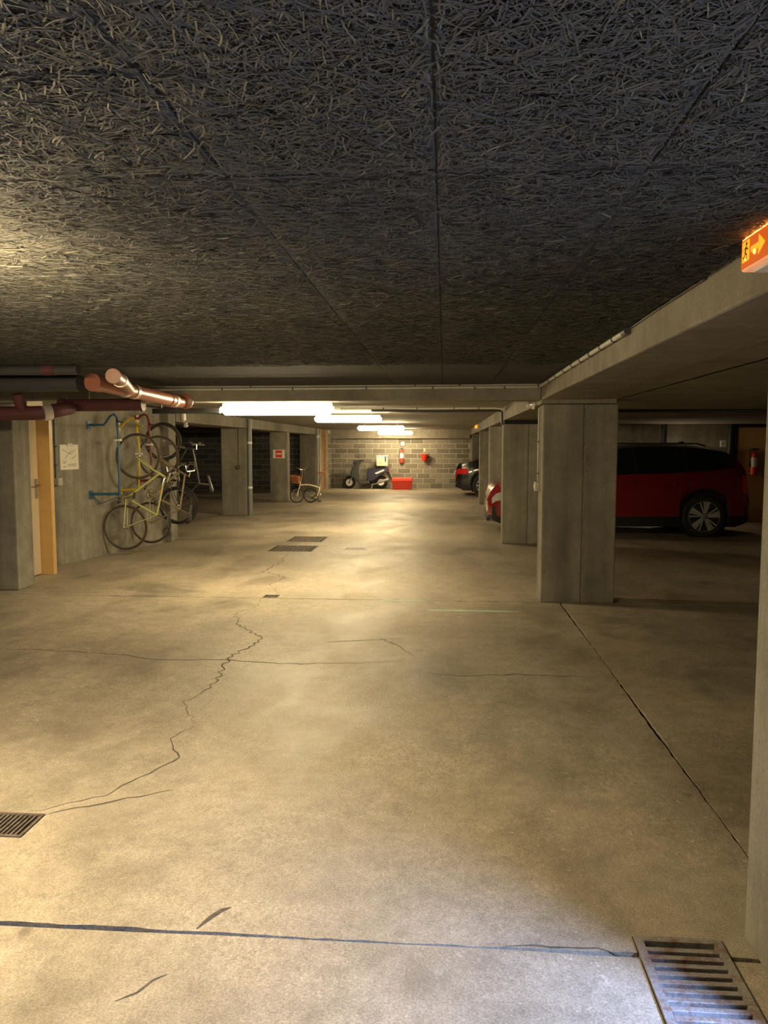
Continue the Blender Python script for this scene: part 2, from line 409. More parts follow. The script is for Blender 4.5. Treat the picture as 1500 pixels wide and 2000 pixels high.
def slab(parent, x0, x1, y0, y1, jit=0.004):
    def edge(a, b, step=0.05):
        a = Vector(a); b = Vector(b); L = (b - a).length; n = max(1, int(L / step)) if L < 14 else max(1, int(L / 0.25))
        out = []
        for i in range(n):
            p = a.lerp(b, i / n); nn = Vector((-(b - a).y, (b - a).x)).normalized()
            j = 0 if i == 0 else (random.uniform(-jit, jit) + 0.004 * sin(p.x * 3.1 + p.y * 2.3))
            out.append(p + nn * j)
        return out
    outer = edge((x0, y0), (x1, y0)) + edge((x1, y0), (x1, y1)) + edge((x1, y1), (x0, y1)) + edge((x0, y1), (x0, y0))
    pits = []
    for a, b, c, d in PITS:
        a2, b2, c2, d2 = max(a, x0), min(b, x1), max(c, y0), min(d, y1)
        if b2 - a2 > 0.02 and d2 - c2 > 0.02: pits.append((a, b, c, d))
    vs = list(outer); es = [(i, (i + 1) % len(outer)) for i in range(len(outer))]
    for a, b, c, d in pits:
        n = len(vs)
        a2, b2, c2, d2 = max(a, x0 + 0.012), min(b, x1 - 0.012), max(c, y0 + 0.012), min(d, y1 - 0.012)
        if c < y0: c2 = y0 - 0.02
        if d > y1: d2 = y1 + 0.02
        vs += [Vector((a2, c2)), Vector((b2, c2)), Vector((b2, d2)), Vector((a2, d2))]; es += [(n, n + 1), (n + 1, n + 2), (n + 2, n + 3), (n + 3, n)]
    ov, oe, of, *_ = delaunay_2d_cdt([Vector((p.x, p.y)) for p in vs], es, [], 0, 1e-5)
    def inside(p, poly):
        c = False; n = len(poly)
        for i in range(n):
            a = poly[i]; b = poly[i - 1]
            if (a.y > p.y) != (b.y > p.y) and p.x < (b.x - a.x) * (p.y - a.y) / (b.y - a.y) + a.x: c = not c
        return c
    bm = bmesh.new(); bv = [bm.verts.new((p.x, p.y, 0)) for p in ov]
    for f in of:
        ctr = sum((Vector(ov[i]) for i in f), Vector((0, 0))) / len(f)
        if not inside(ctr, outer): continue
        if any(a < ctr.x < b and c < ctr.y < d for a, b, c, d in pits): continue
        bm.faces.new([bv[i] for i in f])
    bmesh.ops.recalc_face_normals(bm, faces=bm.faces)
    for f in bm.faces:
        if f.normal.z < 0: f.normal_flip()
    bnd = [e for e in bm.edges if e.is_boundary]
    r = bmesh.ops.extrude_edge_only(bm, edges=bnd)
    for v in r['geom']:
        if isinstance(v, bmesh.types.BMVert): v.co.z = -0.07
    for v in [v for v in bm.verts if not v.link_faces]: bm.verts.remove(v)
    me = bpy.data.meshes.new('floor_slab'); bm.to_mesh(me); bm.free()
    o = bpy.data.objects.new('floor_slab', me); COL.objects.link(o); me.materials.append(M['floor']); o.parent = parent
    return o

floor = box('floor', 'soil', -12, 11, -4, 31, -0.22, -0.072)
tag(floor, 'bare grey concrete garage floor with joints, cracks and stains', 'floor', kind='structure')
g = 0.008
YJ1, YJ2, XJ = 2.352, 7.905, 1.197
slab(floor, -12, 11, -4, YJ1 - g)
slab(floor, -12, XJ - g, YJ1 + g, YJ2 - g)
slab(floor, XJ + g, 11, YJ1 + g, YJ2 - g)
slab(floor, -12, 11, YJ2 + 0.006, 31)

def ribbon(name, pts, w, mat, z=0.0012, parent=floor, taper=True, jit=0.0):
    mb = MB(); n = len(pts); vs = []; fs = []
    for i, p in enumerate(pts):
        a = Vector(pts[max(0, i - 1)]); b = Vector(pts[min(n - 1, i + 1)]); t = (b - a).normalized(); nn = Vector((-t.y, t.x))
        k = 1.0
        if taper: k = 0.25 + 0.75 * min(1, 3 * i / (n - 1), 3 * (n - 1 - i) / (n - 1))
        k *= random.uniform(0.6, 1.25)
        q = Vector(p) + nn * random.uniform(-jit, jit)
        vs += [(*(q + nn * w * k / 2), z), (*(q - nn * w * k / 2), z)]
    for i in range(n - 1): fs.append((2 * i, 2 * i + 1, 2 * i + 3, 2 * i + 2))
    return mb.add(vs, fs).build(name, mat, parent)

def crackline(keys, step=0.05, jit=0.012, w=0.008):
    pts = []
    for a, b in zip(keys[:-1], keys[1:]):
        a = Vector(a); b = Vector(b); n = max(1, int((b - a).length / step))
        for i in range(n):
            t = (b - a).normalized(); pts.append(a.lerp(b, i / n) + Vector((-t.y, t.x)) * random.uniform(-jit, jit))
    pts.append(Vector(keys[-1])); return ribbon('crack', pts, w, 'crack')
crackline([(-1.72, 3.10), (-1.52, 3.22), (-1.25, 3.38)], w=0.010)
crackline([(-1.80, 3.12), (-1.55, 3.30), (-1.35, 3.75), (-1.50, 4.0), (-1.42, 4.2)], w=0.009)
crackline([(-1.42, 4.20), (-1.62, 4.55), (-1.55, 5.0), (-1.62, 5.6), (-1.50, 6.2), (-1.85, 6.7), (-2.0, 7.15), (-1.88, 7.5), (-1.90, 7.95)], w=0.011, jit=0.03)
crackline([(-1.80, 8.15), (-2.0, 8.7), (-1.95, 9.2), (-2.3, 9.6), (-2.25, 10.6), (-2.35, 11.4)], w=0.012, jit=0.03)
crackline([(-4.2, 5.65), (-3.2, 5.72), (-2.4, 5.62), (-2.2, 5.52), (-1.6, 5.56), (-1.2, 5.48), (-0.6, 5.55), (-0.3, 5.65)], w=0.010, jit=0.015)
crackline([(-0.2, 5.35), (0.2, 5.28), (0.5, 5.35), (0.95, 5.34), (1.19, 5.33)], w=0.010, jit=0.015)
crackline([(-0.81, 2.37), (-0.785, 2.44), (-0.755, 2.48), (-0.73, 2.50)], w=0.016, jit=0.006)
crackline([(-0.93, 2.02), (-0.86, 2.12), (-0.83, 2.15)], w=0.008)
crackline([(-0.6, 6.4), (-0.35, 6.05), (-0.2, 5.7)], w=0.006)
crackline([(0.62, 2.33), (0.5, 2.37), (0.2, 2.36)], w=0.010)
ribbon('pale_streak', [(x, 7.43) for x in np.linspace(-0.24, 0.80, 18)], 0.13, 'streak_green', 0.0015)
ribbon('pale_streak', [(x, 7.87) for x in np.linspace(-0.72, -0.08, 14)], 0.10, 'streak_green', 0.0015)
ribbon('pale_streak', [(x, 6.15 + 0.3 * (x + 0.9)) for x in np.linspace(-0.95, -0.35, 12)], 0.03, 'mortar', 0.0013)

# drains -----------------------------------------------------------
def drain(name, label, x0, x1, y0, y1, along, n, mat, individually, z=0.004, rim=0.025, group=None):
    e = empty(name, ((x0 + x1) / 2, (y0 + y1) / 2, 0)); tag(e, label, 'drain grate', group)
    cx, cy = e.location.x, e.location.y; hx, hy = (x1 - x0) / 2 - 0.004, (y1 - y0) / 2 - 0.004
    f = MB().box(-hx, hx, -hy, -hy + rim, -0.03, z).box(-hx, hx, hy - rim, hy, -0.03, z)
    f.box(-hx, -hx + rim, -hy + rim, hy - rim, -0.03, z).box(hx - rim, hx, -hy + rim, hy - rim, -0.03, z)
    f.build('grate_frame', mat, e)
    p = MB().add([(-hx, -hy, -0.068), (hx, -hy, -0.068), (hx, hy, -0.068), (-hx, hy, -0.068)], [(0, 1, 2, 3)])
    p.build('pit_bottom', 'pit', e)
    L = 2 * (hx if along == 'x' else hy) - 2 * rim; W = 2 * (hy if along == 'x' else hx) - 2 * rim
    pitch = W / n; bw = pitch * 0.52
    if individually:
        me = None
        for i in range(n - 1):
            d = -W / 2 + pitch * (i + 1)
            if me is None:
                o = (MB().box(-L / 2, L / 2, -bw / 2, bw / 2, -0.025, 0) if along == 'x' else MB().box(-bw / 2, bw / 2, -L / 2, L / 2, -0.025, 0)).build('grate_bar', mat, e, bevel=0.002); me = o
            else: o = link_copy(me, parent=e)
            o.location = (0, d, z - 0.001) if along == 'x' else (d, 0, z - 0.001)
    else:
        mb = MB()
        for i in range(n - 1):
            d = -W / 2 + pitch * (i + 1)
            if along == 'x': mb.box(-L / 2, L / 2, d - bw / 2, d + bw / 2, -0.025, z - 0.001)
            else: mb.box(d - bw / 2, d + bw / 2, -L / 2, L / 2, -0.025, z - 0.001)
        tag(mb.build('grate_bars', mat, e), kind='stuff')
    return e
drain('drain_grate', 'rusty cast iron drain grate at the foot of the nearest pillar', 0.622, 0.905, 1.90, 2.445, 'x', 13, 'iron', True, z=0.008, rim=0.026)
drain('drain_grate', 'brown drain grate with long slots beside the forked floor crack', -2.02, -1.722, 2.90, 3.105, 'y', 13, 'iron_brown', True, rim=0.014)
drain('drain_grate', 'large dark slotted drain grate in the middle of the floor, nearer big one', -2.70, -2.01, 11.50, 12.20, 'y', 16, 'iron_brown', False)
drain('drain_grate', 'large pale slotted drain grate just behind the dark big one', -2.66, -2.04, 12.70, 13.45, 'y', 15, 'iron_brown', False)
drain('drain_grate', 'small pale flat drain grate beside the two large mid-floor grates', -1.56, -1.19, 11.75, 12.02, 'x', 6, 'iron', False)
drain('drain_grate', 'tiny dark square drain grate on the floor joint line', -1.92, -1.76, 7.94, 8.08, 'y', 7, 'iron_brown', False, rim=0.012)

# ================================================================== CEILING
ceiling = box('ceiling', 'formwork', -12, 11, -4, 31, ZC + 0.022, ZC + 0.25)
tag(ceiling, 'low dark ceiling of wood wool boards and bare concrete', 'ceiling', kind='structure')
xs = [-6.51, -4.51, -2.51, -0.513, -0.022, 0.455, 0.97]
def seams(i):
    # left of the hall the boards lie crosswise, elsewhere they run lengthwise
    if xs[i] < -0.55: return [-0.8 + (0.21 if i == 1 else 0.0)] + [-0.2 + 0.4977 * k + (0.21 if i == 1 else 0.0) for k in range(16)] + [7.9]
    return [-0.8, 0.45, 1.82, 3.95, 5.6, 7.9]
bm_cache = {}
for i in range(len(xs) - 1):
    ss = seams(i)
    for a, b in zip(ss[:-1], ss[1:]):
        w, l = xs[i + 1] - xs[i] - 0.005, b - a - (0.010 if xs[i] < -0.55 else 0.005)
        key = (round(w, 3), round(l, 3))
        if key not in bm_cache:
            o = MB().box(-w / 2, w / 2, -l / 2, l / 2, 0, 0.03).build('ceiling_board', 'board', ceiling); bm_cache[key] = o
        else: o = link_copy(bm_cache[key], parent=ceiling)
        o.location = ((xs[i] + xs[i + 1]) / 2, (a + b) / 2, ZC + random.uniform(-0.0045, 0.003))

def wood_fibres(n):
    # short bent ribbons lying on the boards, thinning out with distance
    Y = 0.75 + (np.random.rand(n) ** 1.35) * 5.2
    lo = np.maximum(-3.6, -0.72 * Y - 0.45); hi = np.minimum(0.955, 0.40 * Y + 0.25)
    X = lo + np.random.rand(n) * (hi - lo)
    a = np.random.rand(n) * 2 * pi
    L = 0.022 + 0.05 * np.random.rand(n); W = 0.0016 + 0.0019 * np.random.rand(n); curv = np.random.randn(n) * 9.0
    Z = ZC - 0.0045 - np.random.rand(n) * 0.0075; tilt = np.random.randn(n) * 0.35; dip = np.random.randn(n) * 0.05
    xsn = np.array(xs)
    ce = np.searchsorted(xsn, X)
    S = 4; V = np.zeros((n, S, 2, 3))
    for k in range(S):
        s = (k / (S - 1) - 0.5) * L
        ang = a + curv * s
        px = X + np.cos(a) * s - np.sin(a) * 0.5 * curv * s * s; py = Y + np.sin(a) * s + np.cos(a) * 0.5 * curv * s * s
        pz = Z + dip * s + 0.5 * np.abs(s)**1.0 * 0.04
        for j, sg in enumerate((-1, 1)):
            V[:, k, j, 0] = px - np.sin(ang) * sg * W / 2; V[:, k, j, 1] = py + np.cos(ang) * sg * W / 2; V[:, k, j, 2] = pz + sg * tilt * W / 2
    xmin = V[..., 0].reshape(n, -1).min(1); xmax = V[..., 0].reshape(n, -1).max(1)
    same = (np.searchsorted(xsn, xmin - 0.001) == np.searchsorted(xsn, xmax + 0.001))
    ymin = V[..., 1].reshape(n, -1).min(1); ymax = V[..., 1].reshape(n, -1).max(1)
    ys = np.array([1.82]); same &= (np.searchsorted(ys, ymin) == np.searchsorted(ys, ymax)) | (X < -0.5)
    yl = np.array(seams(2)); same &= (np.searchsorted(yl, ymin) == np.searchsorted(yl, ymax)) | (X > -0.5)
    same |= np.random.rand(n) < 0.03
    V = V[same]; n = len(V)
    verts = V.reshape(-1, 3)
    base = (np.arange(n) * S * 2)[:, None, None]
    quad = np.array([[2 * k, 2 * k + 1, 2 * k + 3, 2 * k + 2] for k in range(S - 1)])[None]
    loops = (base + quad).reshape(-1)
    me = bpy.data.meshes.new('wood_fibres'); nf = n * (S - 1)
    me.vertices.add(len(verts)); me.vertices.foreach_set('co', verts.astype(np.float32).ravel())
    me.loops.add(nf * 4); me.loops.foreach_set('vertex_index', loops.astype(np.int32))
    me.polygons.add(nf); me.polygons.foreach_set('loop_start', (np.arange(nf) * 4).astype(np.int32))
    me.polygons.foreach_set('loop_total', np.full(nf, 4, np.int32))
    me.update(calc_edges=True); me.materials.append(M['fibre'])
    o = bpy.data.objects.new('wood_fibres', me); COL.objects.link(o); o.parent = ceiling
    tag(o, 'tangled wood fibres of the ceiling boards', kind='stuff')
wood_fibres(150000)

# ================================================================== BEAMS, PILLARS, WALLS
def beam(label, x0, x1, y0, y1, z0, z1=ZC + 0.02, mat='beam', bevel=0.012):
    o = box('beam', mat, x0, x1, y0, y1, z0, z1, bevel=bevel); return tag(o, label, 'beam', kind='structure')
beam('long concrete beam with grey conduit above the nearest pillars', 0.97, 1.418, -3.0, 7.9, ZB)
beam('second concrete beam lying against the long beam by the nearest pillars', 1.424, 1.76, -3.0, 7.9, ZB + 0.004)
beam('concrete cross beam over the hall with the pale conduit', -5.6, 0.968, 7.9, 8.22, 2.068)
beam('far concrete beam over the row of pillars by the cars', 0.97, 1.72, 7.904, 29.6, 2.03)
beam('concrete beam over the pillars behind the bicycles', -5.1, -4.56, 12.86, 27.5, 2.02)
beam('end cross beam over the block wall with the fire extinguisher', -4.36, 0.968, 29.32, 29.6, 1.905)
lowslab = box('ceiling', 'dark', 1.724, 10.5, 2.3, 29.6, 2.074, 2.25); tag(lowslab, 'lower flat ceiling over the red car', 'ceiling', kind='structure')
lowslab.data.materials[0] = M['beam']

def pillar(label, x0, x1, y0, y1, top, joint=None, mat='pillar'):
    e = empty('pillar', (x0, y0, 0)); tag(e, label, 'pillar', kind='structure')
    w, d = x1 - x0, y1 - y0
    if joint is None:
        box('pillar_shaft', mat, 0, w, 0, d, 0, top, e, bevel=0.014)
    else:
        j = joint - x0
        box('pillar_shaft', mat, 0, j - 0.010, 0, d, 0, top, e, bevel=0.014)
        box('pillar_shaft', mat, j + 0.010, w, 0.004, d, 0, top, e, bevel=0.014)
        mb = MB(); n = 40
        for k in range(n):
            z0 = top * k / n; z1 = top * (k + 1) / n; r = random.uniform(-0.004, 0.004)
            mb.box(j - 0.010, j + 0.010, 0.012 + r, d - 0.01, z0, z1)
        mb.build('joint_filler', 'filler', e)
    return e
pillar('concrete pillar at the frame edge beside the exit sign', 0.985, 1.74, 1.95, 2.47, ZB)
p1 = pillar('nearest whole concrete pillar, split by a vertical joint', 0.992, 1.738, 7.9, 8.22, 2.025, 1.412)
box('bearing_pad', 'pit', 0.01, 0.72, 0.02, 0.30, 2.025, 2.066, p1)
p2 = pillar('second concrete pillar, just in front of the red car nose', 0.955, 1.69, 12.7, 13.0, 1.965, 1.372)
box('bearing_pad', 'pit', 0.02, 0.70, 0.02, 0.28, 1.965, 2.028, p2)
pillar('third concrete pillar, behind the red car nose', 0.96, 1.69, 16.6, 16.9, 2.028)
pillar('concrete pillar in front of the black car', 0.965, 1.69, 21.35, 21.65, 2.028)
pillar('last concrete pillar behind the black car', 0.97, 1.69, 27.2, 27.5, 2.028)
pillar('concrete column at the left frame edge beside the cream door', -5.6, -4.72, 8.12, 8.46, 2.068)
pillar('concrete pier where the hanging bicycles end', -5.5, -4.575, 12.52, 12.86, ZC)
pillar('broad concrete pillar with a grey drainpipe on its edge', -5.16, -4.57, 17.5, 17.85, 2.018)
pillar('concrete pillar carrying the red and white sign', -5.07, -4.55, 22.1, 22.45, 2.018)
pillar('narrow concrete pillar behind the folding bicycle', -5.1, -4.53, 26.9, 27.3, 2.018)

def wallbox(name, label, mat, *b):
    return tag(box(name, mat, *b), label, 'wall', kind='structure')
WANG = math.atan(0.199)
def wall_x(y): return -5.33 + 0.199 * (y - 9.25)
wl = MB().add([(x, y, z) for z in (0, ZC) for x, y in ((-5.7, 8.46), (wall_x(8.46), 8.46), (wall_x(12.52), 12.52), (-5.7, 12.52))], [(0, 1, 2, 3), (4, 5, 6, 7), (0, 1, 5, 4), (1, 2, 6, 5), (2, 3, 7, 6), (3, 0, 4, 7)]).build('wall_left', 'wall')
tag(wl, 'worn grey concrete wall behind the hanging bicycles', 'wall', kind='structure')
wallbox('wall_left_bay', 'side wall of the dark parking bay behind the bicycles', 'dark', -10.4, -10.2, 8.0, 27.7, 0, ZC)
wallbox('wall_left_near', 'wall beside the pipes out of the frame', 'wall', -7.4, -7.2, -3.2, 8.3, 0, ZC)
wallbox('wall_left_cross', 'wall closing the bay behind the left column', 'wall', -10.4, -5.6, 8.3, 8.46, 0, ZC)
wallbox('wall_rear', 'wall behind the viewer', 'wall', -7.4, 10.6, -3.4, -3.2, 0, ZC)
wallbox('wall_right', 'outer side wall of the parking bays', 'wall', 10.4, 10.6, -3.2, 29.8, 0, ZC)
wallbox('wall_light_blocker', 'unseen wall added to block the cool lamp from the right bay', 'wall', 1.74, 10.4, 1.95, 2.2, 0, ZB)  # added out of view to stop cool lamp light reaching the right bay
wallbox('wall_right_bay', 'dim concrete wall behind the red car', 'wall', 1.69, 10.4, 16.9, 17.1, 0, 2.074)
wallbox('wall_right_end', 'end wall of the bay with the black car', 'wall', 0.97, 10.4, 29.6, 29.8, 0, 2.074)

def block_wall(name, label, x0, x1, y, rows, mat, mmat, course=0.190, pitch=0.492, joint=0.018, cut0=0.0):
    e = box(name, mmat, x0, x1, y, y + 0.2, 0, ZC); tag(e, label, 'wall', kind='structure')
    cache = {}
    for r in range(rows):
        z0 = r * course; off = cut0 + (pitch / 2 if r % 2 else 0.0) + random.uniform(-0.02, 0.02)
        x = x0 - off
        while x < x1:
            a, b = max(x, x0) + joint / 2, min(x + pitch, x1) - joint / 2
            x += pitch
            if b - a < 0.06: continue
            w = round(b - a, 3)
            hh = course - joint
            if w not in cache:
                o = MB().box(-w / 2, w / 2, -0.008, 0.01, 0, hh).build('block', mat, e, bevel=0.004); cache[w] = o
            else: o = link_copy(cache[w], parent=e)
            o.location = ((a + b) / 2, y + random.uniform(-0.002, 0.002), z0 + joint / 2)
    return e
block_wall('wall_back', 'grey block end wall with the fire extinguisher and bucket', -4.36, 0.97, 29.6, 11, 'block', 'mortar', cut0=0.12)
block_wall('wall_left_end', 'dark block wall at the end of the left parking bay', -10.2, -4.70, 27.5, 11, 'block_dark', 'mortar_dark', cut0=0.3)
ret = box('wall_left_return', 'mortar', -4.6, -4.36, 28.72, 29.8, 0, ZC); tag(ret, 'short block return wall beside the brown door', 'wall', kind='structure')
for r in range(11):
    for k in range(2):
        y0 = 28.72 + (0.0 if k == 0 else (0.49 if r % 2 else 0.25)); y1 = 28.72 + ((0.49 if r % 2 else 0.25) if k == 0 else 0.88)
        MB().box(-4.365, -4.352, y0 + 0.009, y1 - 0.009, r * 0.19 + 0.009, r * 0.19 + 0.181).build('block', 'block', ret)
wallbox('wall_left_door', 'wall strip around the brown door', 'wall', -4.6, -4.45, 27.3, 27.68, 0, ZC)
d2 = empty('door_2', (-4.5, 28.2, 0)); tag(d2, 'plain brown door near the end wall by the folding bicycle', 'door', kind='structure')
box('door_leaf', 'brown_door', -0.06, 0.0, -0.46, 0.46, 0.01, 2.0, d2); box('door_frame', 'brown_door', -0.08, 0.05, -0.52, -0.46, 0, 2.06, d2); box('door_frame', 'brown_door', -0.08, 0.05, 0.46, 0.52, 0, 2.06, d2)
box('door_frame', 'brown_door', -0.08, 0.05, -0.52, 0.52, 2.01, ZC, d2)
MB().tube([(0.0, 0.36, 1.0), (0.06, 0.36, 1.0), (0.06, 0.26, 1.0)], 0.012, 8).build('door_handle', 'steel', d2)

# cream door between the column and the bicycles
d1 = empty('door_1', (-5.03, 8.82, 0)); tag(d1, 'cream door in an ochre frame beside the left column', 'door', kind='structure')
box('door_leaf', 'cream', -0.05, 0, -0.355, 0.35, 0.012, 2.02, d1)
box('door_frame', 'ochre', -0.28, 0.165, 0.352, 0.43, 0, 2.06, d1, bevel=0.004)
box('door_frame', 'ochre', -0.07, 0.0, -0.355, 0.43, 2.022, 2.12, d1)
pl = box('handle_plate', 'steel', 0.001, 0.012, 0.27, 0.32, 0.96, 1.2, d1)
MB().tube([(0.005, 0.295, 1.12), (0.055, 0.295, 1.12), (0.06, 0.19, 1.12)], 0.01, 8).build('door_handle', 'brown_pvc', d1, True)

# ochre door in the right bay
d3 = empty('door_3', (6.33, 16.9, 0)); tag(d3, 'ochre door in a dark frame behind the red car', 'door', kind='structure')
box('door_leaf', 'ochre', -0.15, 0.75, -0.04, 0, 0.01, 2.0, d3)
box('door_frame', 'black_enamel', -0.24, -0.15, -0.07, 0, 0, 2.07, d3); box('door_frame', 'black_enamel', -0.24, 0.84, -0.07, 0, 2.0, 2.07, d3); box('door_frame', 'black_enamel', 0.75, 0.84, -0.07, 0, 0, 2.07, d3)
MB().tube([(0.0, -0.03, 1.0), (0.0, -0.09, 1.0), (0.1, -0.09, 1.0)], 0.012, 8).build('door_handle', 'steel', d3)

# ================================================================== LAMPS
def tube_lamp(label, x, y, z, L=1.27, mat='tube', rot=0, group='fluorescent lamps along the hall'):
    e = empty('ceiling_lamp', (x, y, z), (0, 0, rot)); tag(e, label, 'ceiling lamp', group)
    top = ZC - z
    box('housing', 'white', -L / 2 + 0.02, L / 2 - 0.02, -0.05, 0.05, 0.03, 0.085, e, bevel=0.006)
    prof = [(-0.072, 0.035), (-0.078, 0.005), (-0.06, -0.04), (-0.03, -0.055), (0.03, -0.055), (0.06, -0.04), (0.078, 0.005), (0.072, 0.035)]
    n = len(prof); vs = []
    for xx, k in ((-L / 2 - 0.0, 0.55), (-L / 2 + 0.05, 1), (L / 2 - 0.05, 1), (L / 2, 0.55)):
        vs += [(xx, a * k, 0.035 + (b - 0.035) * k) for a, b in prof]
    fs = []
    for i in range(3):
        for j in range(n): j2 = (j + 1) % n; fs.append((i * n + j, i * n + j2, (i + 1) * n + j2, (i + 1) * n + j))
    fs += [tuple(range(n)), tuple(3 * n + j for j in range(n))]
    MB().add(vs, fs).build('diffuser', mat, e)
    if top > 0.09:
        for s in (-1, 1): MB().tube([(s * L * 0.35, 0, 0.08), (s * L * 0.35, 0, top)], 0.006, 6).build('hanger_rod', 'steel', e)
    return e
tube_lamp('bright fluorescent lamp nearest to the cross beam, longest in view', -1.87, 8.55, 2.005)
tube_lamp('second fluorescent lamp behind the long one', -1.83, 14.6, 2.11)
tube_lamp('third fluorescent lamp along the hall ceiling', -1.72, 20.9, 2.085)
tube_lamp('farthest fluorescent lamp, just before the block wall', -1.80, 28.2, 2.08)
tube_lamp('fluorescent lamp overhead left, outside the frame', -1.985, 2.14, 2.0, mat='tube_new')
tray = empty('ceiling_light_shield', (-2.6, 1.95, 2.10)); tag(tray, 'unseen steel channel added to shade the ceiling beside the overhead lamp', 'light shield')  # unseen channel, added to keep the overhead lamp off the nearer ceiling
MB().box(-1.4, 1.15, -0.06, -0.055, 0, 0.128).box(-1.4, 1.15, 0.035, 0.04, 0, 0.128).box(-1.4, 1.15, -0.06, 0.04, 0, 0.004).build('shield_channel', 'steel', tray)
cl = empty('pendant_lamp', (1.95, 1.12, 1.0)); tag(cl, 'cool white pendant lamp behind the pillar with the exit sign', 'lamp')
MB().lathe((0, 0, 0), (0, 0, 1), [(0.20, 0), (0.30, 0.03), (0.32, 0.07)], 20).build('diffuser', 'cool', cl, True)
MB().lathe((0, 0, 0), (0, 0, 1), [(0.325, 0.06), (0.325, 0.09), (0.10, 0.13), (0.02, 0.14), (0.012, 0.15), (0.012, ZC - 1.0 - 0.002)], 20).build('housing', 'white', cl, True)

wb_ = empty('bulkhead_lamp', (4.9, 16.9, 1.25)); tag(wb_, 'wall lamp hidden behind the red car, lighting the wall above it', 'lamp')
MB().lathe((0, 0, 0), (0, -1, 0), [(0.11, 0), (0.11, 0.03), (0.10, 0.035)], 18).build('lamp_base', 'white', wb_, True)
MB().lathe((0, -0.035, 0), (0, -1, 0), [(0.095, 0), (0.08, 0.05), (0.0, 0.06)], 12).build('lamp_cover', 'weak_lamp', wb_, True)

# ================================================================== EXIT SIGN (amber, on the beam by the near pillar)
sg = empty('exit_sign', (0.97, 2.36, 2.176)); tag(sg, 'glowing amber exit sign with running man and arrow on the beam', 'exit sign')
# built in the plane of the beam face; local y runs along the beam, -x faces the hall
MB().prism([(0, 0.050), (0, -0.050), (-0.070, -0.050), (-0.075, -0.045), (-0.075, 0.042), (-0.066, 0.050)], -0.13, 0.105).build('sign_body', 'amber_edge', sg, bevel=0.003)
FX = -0.0765
def flat(poly, x, th=0.0015):
    mb = MB(); n = len(poly)
    vs = [(x, y, z) for y, z in poly] + [(x - th, y, z) for y, z in poly]
    fs = [tuple(range(n)), tuple(range(2 * n - 1, n - 1, -1))] + [(i, i + n, (i + 1) % n + n, (i + 1) % n) for i in range(n)]
    return mb.add(vs, fs)
flat([(-0.127, -0.044), (0.101, -0.044), (0.101, 0.040), (-0.127, 0.040)], -0.0752).build('sign_face', 'amber_dim', sg)
# the running man panel at the far end; the arrow points back towards the viewer
flat([(0.092, -0.026), (0.040, -0.026), (0.040, 0.034), (0.092, 0.034)], FX).build('picture_panel', 'amber', sg)
man = MB()
def stroke(mb, a, b, w, x):
    a = Vector(a); b = Vector(b); t = (b - a).normalized(); nn = Vector((-t.y, t.x)) * w / 2
    return mb.add([(x, *(a + nn)), (x, *(a - nn)), (x, *(b - nn)), (x, *(b + nn))], [(0, 1, 2, 3)])
mx = FX - 0.002
c = (0.059, 0.024)
man.add([(mx, c[0] + 0.006 * cos(2 * pi * k / 12), c[1] + 0.006 * sin(2 * pi * k / 12)) for k in range(12)], [tuple(range(12))])
for a, b, w in [((0.061, 0.017), (0.068, -0.002), 0.008), ((0.062, 0.014), (0.050, 0.006), 0.004), ((0.050, 0.006), (0.046, 0.012), 0.004), ((0.062, 0.014), (0.074, 0.012), 0.004), ((0.074, 0.012), (0.078, 0.004), 0.004),
                ((0.068, -0.001), (0.056, -0.008), 0.005), ((0.056, -0.008), (0.058, -0.022), 0.005), ((0.068, -0.001), (0.074, -0.012), 0.005), ((0.074, -0.012), (0.086, -0.014), 0.005)]:
    stroke(man, a, b, w, mx)
man.build('running_man', 'amber_dark', sg)
flat([(0.028, 0.008), (-0.028, 0.008), (-0.028, 0.030), (-0.072, -0.001), (-0.028, -0.026), (-0.028, -0.008), (0.028, -0.008)], FX).build('arrow', 'amber', sg)
MB().lathe((FX - 0.0005, 0.0, -0.012), (-1, 0, 0), [(0.008, 0), (0.006, 0.003), (0, 0.004)], 12).build('lamp_spot', 'amber_hot', sg, True)
MB().lathe((FX - 0.0005, 0.066, -0.020), (-1, 0, 0), [(0.005, 0), (0.004, 0.002), (0, 0.003)], 12).build('lamp_spot', 'amber_hot', sg, True)
MB().box(-0.055, 0.0, -0.12, 0.06, -0.060, -0.0505).build('sign_base', 'white', sg)
MB().prism([(-0.0758, 0.0425), (-0.0668, 0.0508), (-0.03, 0.0512), (-0.03, 0.0505), (-0.066, 0.0500), (-0.0752, 0.0420)], -0.125, 0.100).build('top_lens', 'amber_top', sg)

sg2 = empty('exit_sign', (0.97, 23.06, 2.19)); tag(sg2, 'small amber exit sign on the far beam above the black car', 'exit sign')
MB().prism([(0, 0.05), (0, -0.05), (-0.06, -0.04), (-0.08, 0.0), (-0.06, 0.035)], -0.12, 0.12).build('sign_body', 'amber', sg2, bevel=0.006)
MB().box(-0.085, 0.0, -0.05, 0.05, -0.062, -0.045).build('sign_base', 'white', sg2)

# ================================================================== PIPES AND CONDUITS
def pipe(name, label, pts, r, mat, cat='pipe', n=16, collars=(), cmat=None, smooth=True):
    e = empty(name, pts[0]); tag(e, label, cat); o = Vector(pts[0])
    MB().tube([Vector(p) - o for p in pts], r, n).build('pipe_run', mat, e, smooth)
    for c, d, rr, ll in collars:
        c = Vector(c) - o; d = Vector(d).normalized()
        MB().tube([c - d * ll / 2, c + d * ll / 2], rr, n).build('collar', cmat or mat, e, smooth)
    return e
